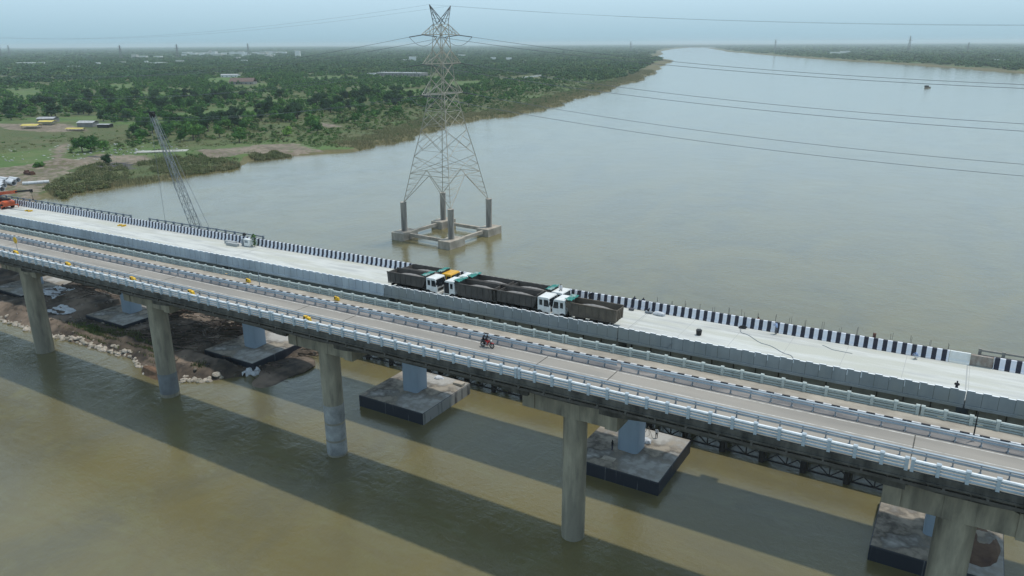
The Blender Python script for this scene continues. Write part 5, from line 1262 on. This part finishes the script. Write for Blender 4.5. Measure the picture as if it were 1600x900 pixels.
hut('market_stall', -553, 214, 11, 6, 3.0, M_TARPY, M_TIMBER, 'shelter with yellow tarpaulin roof, left front one of the huts', 'shelter', .5, .9, 'yellow roofed shelters', True)
hut('market_stall', -566, 232, 10, 6, 3.4, M_TARPY, M_TIMBER, 'shelter with yellow tarpaulin roof, behind the left front one', 'shelter', .5, .9, 'yellow roofed shelters', True)
hut('market_stall', -585, 243, 12, 8, 4, M_ROOFGR, M_WALLG, 'grey roofed hut behind the two yellow roofs', 'hut', .5, 1)
hut('market_stall', -511, 220, 11, 4, 2.4, M_TARPY, M_TIMBER, 'low shelter with yellow roof in front of the grey roofed shed', 'shelter', .5, .5, 'yellow roofed shelters', True)
hut('shed', -530, 240, 11, 8, 3.8, M_ROOFGR, M_WALLG, 'shed with pale grey roof beside the low yellow shelter', 'shed', .5, 1.2)
hut('shed', -515, 243, 8, 6, 3, M_ROOFGR, M_CHASSIS, 'small dark shed right of the pale grey roofed shed', 'shed', .5, .3)
pp = None
PIP = [(-344, 90.5), (-340, 88), (-336, 86), (-332, 83.5), (-328, 81.5), (-349, 94), (-341, 93), (-338, 91), (-345, 96), (-331, 95.0), (-330, 96.8), (-329, 98.6)]
for q, (x, y) in enumerate(PIP):
    if pp is None:
        p = MB(); n2 = 18
        for i in range(n2):
            a1, a2 = 2 * math.pi * i / n2, 2 * math.pi * (i + 1) / n2; ring = [(-3, 1.05), (3, 1.05), (3, .93), (-3, .93)]
            vs_ = [(xx, rr2 * math.cos(a_), 1.05 + rr2 * math.sin(a_)) for a_ in (a1, a2) for xx, rr2 in ring]; p.add(vs_, [(0, 1, 5, 4), (1, 2, 6, 5), (2, 3, 7, 6), (3, 0, 4, 7)])
        pp = o = p.build('casing_pipe', M_PIPEW, smooth=True)
    else: o = bpy.data.objects.new('casing_pipe', pp.data); C.objects.link(o)
    o.location = (x, y, 1.3); o.rotation_euler = (0, 0, R(-10 if q < 9 else 45) + .1 * (q % 3)); o.scale = (1 if q < 9 else .8, .95, .95) if q < 9 else (.9, .7, .7)
    tag(o, 'large white pipe lying in the yard above the orange crane' if q < 9 else 'white pipe in the row of three, right of the large white pipes', 'pipe', 'white pipes in the yard' if q < 9 else 'three smaller white pipes')
p = MB(); p.box(-3, 3, -1, 1, 0, 1.3); p.box(-2.5, -1.4, -.8, .8, 1.3, 2); p.box(1.2, 2.4, -.8, .8, 1.3, 1.8); o = p.build('scrap_skip', M_RUST); o.location = (-356, 108, 1.5); tag(o, 'rusty brown steel frame on bare earth behind the white pipes', 'skip')
for q, (x, y, sx_, lab) in enumerate(((-372, 185, 13, 'pale concrete slab on the bank behind the lattice boom'), (-383, 141, 5, 'thin pale slab beside the dark spoil heap'))):
    p = MB(); p.box(-sx_, sx_, -4 if q == 0 else -1.5, 4 if q == 0 else 1.5, 0, .3); o = p.build('concrete_slab', mat('pale_slab', (.42, .42, .38), .9, (.3, .3, .27), .2), bevel=.05); o.location = (x, y, 1.75); o.rotation_euler = (0, 0, .75); tag(o, lab, 'slab')
r_ = random.Random(44); p = MB()
for q in range(150):
    x = r_.uniform(-450, -370); y = r_.uniform(125, 205)
    if y - 125 > (x + 450) * 1.2 + 40: continue
    s = r_.uniform(.2, .8); p.box(x - s, x + s, y - s * .6, y + s * .6, 1.3, 1.9 + s * .3)
tag(p.build('rubble', mat('white_rubble', (.55, .55, .53), .9, (.3, .3, .28), .4)), 'white rubble strewn over the grass of the yard', 'rubble', kind='stuff')
hut('farmhouse', -900, 690, 34, 16, 5, M_ROOFBR, M_WALLG, 'long house with brown pitched roof at the edge of a bright field', 'house', .5, 5, windows=5)
hut('farmhouse', -1120, 850, 30, 12, 5, M_ROOFGR, M_WALLW, 'white house behind the bright field, left of the brown roofed house', 'house', .5, 1.5, windows=4)
ub = hut('unfinished_building', -868, 1006, 88, 26, 7, M_ROOFGR, M_WALLG, 'long low unfinished white building among the trees left of the tower', 'building', .12, 0, windows=12)
p = MB()
for q in range(24): p.box(-42 + q * 3.6, -41.6 + q * 3.6, -12, -11.6, 7.4, 9.0 + (q % 3) * .4)
p.build('roof_column', M_WALLW, ub)
hut('white_shed', -961, 1036, 16, 10, 4, M_WALLW, M_WALLW, 'small white shed left of the long unfinished building', 'shed', .2, 0)
for q in range(5):
    t = (q / 4); hut('farm_shelter', -632 - 26 * t + (q % 2) * 3, 985 + 130 * t, 5, 16, 2.2, M_WALLW, M_WALLW, f'low white strip building {["nearest the tower", "second from the tower", "third from the tower", "fourth from the tower", "farthest from the tower"][q]} in the row on the bank', 'building', -.15, 0, 'white strip buildings on the bank')
# town, one thing per building, placed by bearing and distance
def bearing(px, d):
    v = r2 * ((px - 800) / 1190) + fw; a = math.atan2(v.x, v.y); return CAMPOS.x + d * math.sin(a), CAMPOS.y + d * math.cos(a)
town = [(265, 3600, 24, 18), (277, 3650, 34, 12), (298, 3550, 30, 12), (335, 3900, 20, 14)]
r_ = random.Random(6)
for px in range(336, 480, 4): town.append((px + r_.uniform(-2, 2), r_.uniform(3900, 4900), r_.uniform(18, 48), r_.uniform(9, 20)))
town += [(373, 4400, 12, 26), (497, 3300, 20, 30), (660, 2450, 20, 17), (653, 2450, 24, 9), (455, 3500, 30, 12), (108, 2650, 44, 9), (130, 2600, 16, 10), (175, 2150, 24, 8), (245, 2550, 20, 9), (210, 2500, 14, 9), (280, 2450, 9, 12), (297, 2450, 40, 8), (328, 2500, 22, 12), (775, 2550, 16, 12), (797, 2500, 16, 12), (730, 3200, 30, 12), (410, 3150, 24, 10), (818, 2300, 14, 8), (420, 2600, 18, 9)]
hse = ['plain box', 'two-storey', 'long low', 'square', 'tall narrow']
for q, (px, d, wd, h) in enumerate(town):
    x, y = bearing(px, d)
    hut('town_house', x, y, wd, wd * .6, h, M_WALLW, M_WALLW if q % 4 else mat('pale_wall', (.5, .48, .44), .8), 'white flat roofed building of the distant town on the left horizon' if d > 3400 else 'small white building among the far trees of the left bank', 'building', r_.uniform(-.3, .3) - YAW, 0, 'distant town buildings' if d > 3400 else 'scattered white buildings among the trees')
for px, d, wd, h, lab in ((1265, 3700, 60, 12, 'long pale building at the waterline of the far right bank'), (1275, 3850, 40, 14, 'white block just behind the long pale waterline building, right bank'), (1490, 2500, 20, 7, 'small white building low on the right bank, left one of two'), (1500, 2520, 12, 6, 'small white building low on the right bank, right one of two')):
    x, y = bearing(px, d); hut('bank_building', x, y, wd, wd * .4, h, M_WALLW, M_WALLW, lab, 'building', -YAW, 0)
# far pylons and masts
def pylon(px, d, h, lab):
    x, y = bearing(px, d); t = thing('distant_pylon', (x, y, 1), lab, 'pylon', 'pylons on the horizon'); p = MB(); b0 = h * .09
    for i in range(4):
        sx_, sy_ = S4[i]; p.bar((sx_ * b0, sy_ * b0, 0), (sx_ * .6, sy_ * .6, h), .9)
        nx_, ny_ = S4[(i + 1) % 4]
        for k in range(6):
            t0, t1 = k / 6, (k + 1) / 6; f0, f1 = b0 + (.6 - b0) * t0, b0 + (.6 - b0) * t1; p.bar((sx_ * f0, sy_ * f0, h * t0), (nx_ * f1, ny_ * f1, h * t1), .5)
    p.build('mast', M_LATDARK, t); a_ = MB()
    for z, w_ in ((.72, .17), (.82, .15), (.92, .13)): a_.bar((-h * w_, 0, h * z), (h * w_, 0, h * z), .7)
    a_.build('cross_arm', M_LATDARK, t); t.rotation_euler = (0, 0, -YAW)
for px, d, h, lab in ((25, 4200, 62, 'faint distant pylon farthest left on the horizon'), (74, 4000, 66, 'distant pylon second from the left, tallest of the left group'), (87, 4800, 58, 'faint distant pylon close right of the tallest of the left group'), (245, 3300, 55, 'distant mast on the horizon above the bright fields'),
                      (326, 3300, 58, 'distant mast at the left end of the white town'), (427, 3900, 60, 'distant mast above the middle of the white town'), (970, 4600, 62, 'faint distant pylon between the tower and the river bend'), (1175, 5200, 70, 'faint distant pylon at the right shore of the river mouth'), (1365, 4300, 80, 'distant pylon above the right bank, in line with the single boat'), (1449, 4600, 48, 'faintest distant pylon on the right bank horizon')):
    pylon(px, d, h, lab)
# boat
bo = thing('river_boat', (-61.4, 1051, 0), 'small dark covered boat alone on the wide river', 'boat', rz=-.5)
p = MB(); prof = [(-5, .0), (-3.8, -1.3), (2.5, -1.4), (5.6, 0), (2.5, 1.4), (-3.8, 1.3)]
p.add([(x * .85, y * .7, -.3) for x, y in prof] + [(x, y, 1.1 + (.5 if abs(x) > 4.9 else 0)) for x, y in prof], [(5, 4, 3, 2, 1, 0), (6, 7, 8, 9, 10, 11)] + [(i, (i + 1) % 6, 6 + (i + 1) % 6, 6 + i) for i in range(6)]); p.build('hull', M_TIMBER, bo)
p = MB(); p.prism([(-1.3, 1.2), (-1.2, 2.6), (0, 3.3), (1.2, 2.6), (1.3, 1.2)], -4.2, 1.6); p.build('canopy', M_CHASSIS, bo); bo.scale = (.85, .85, .85)
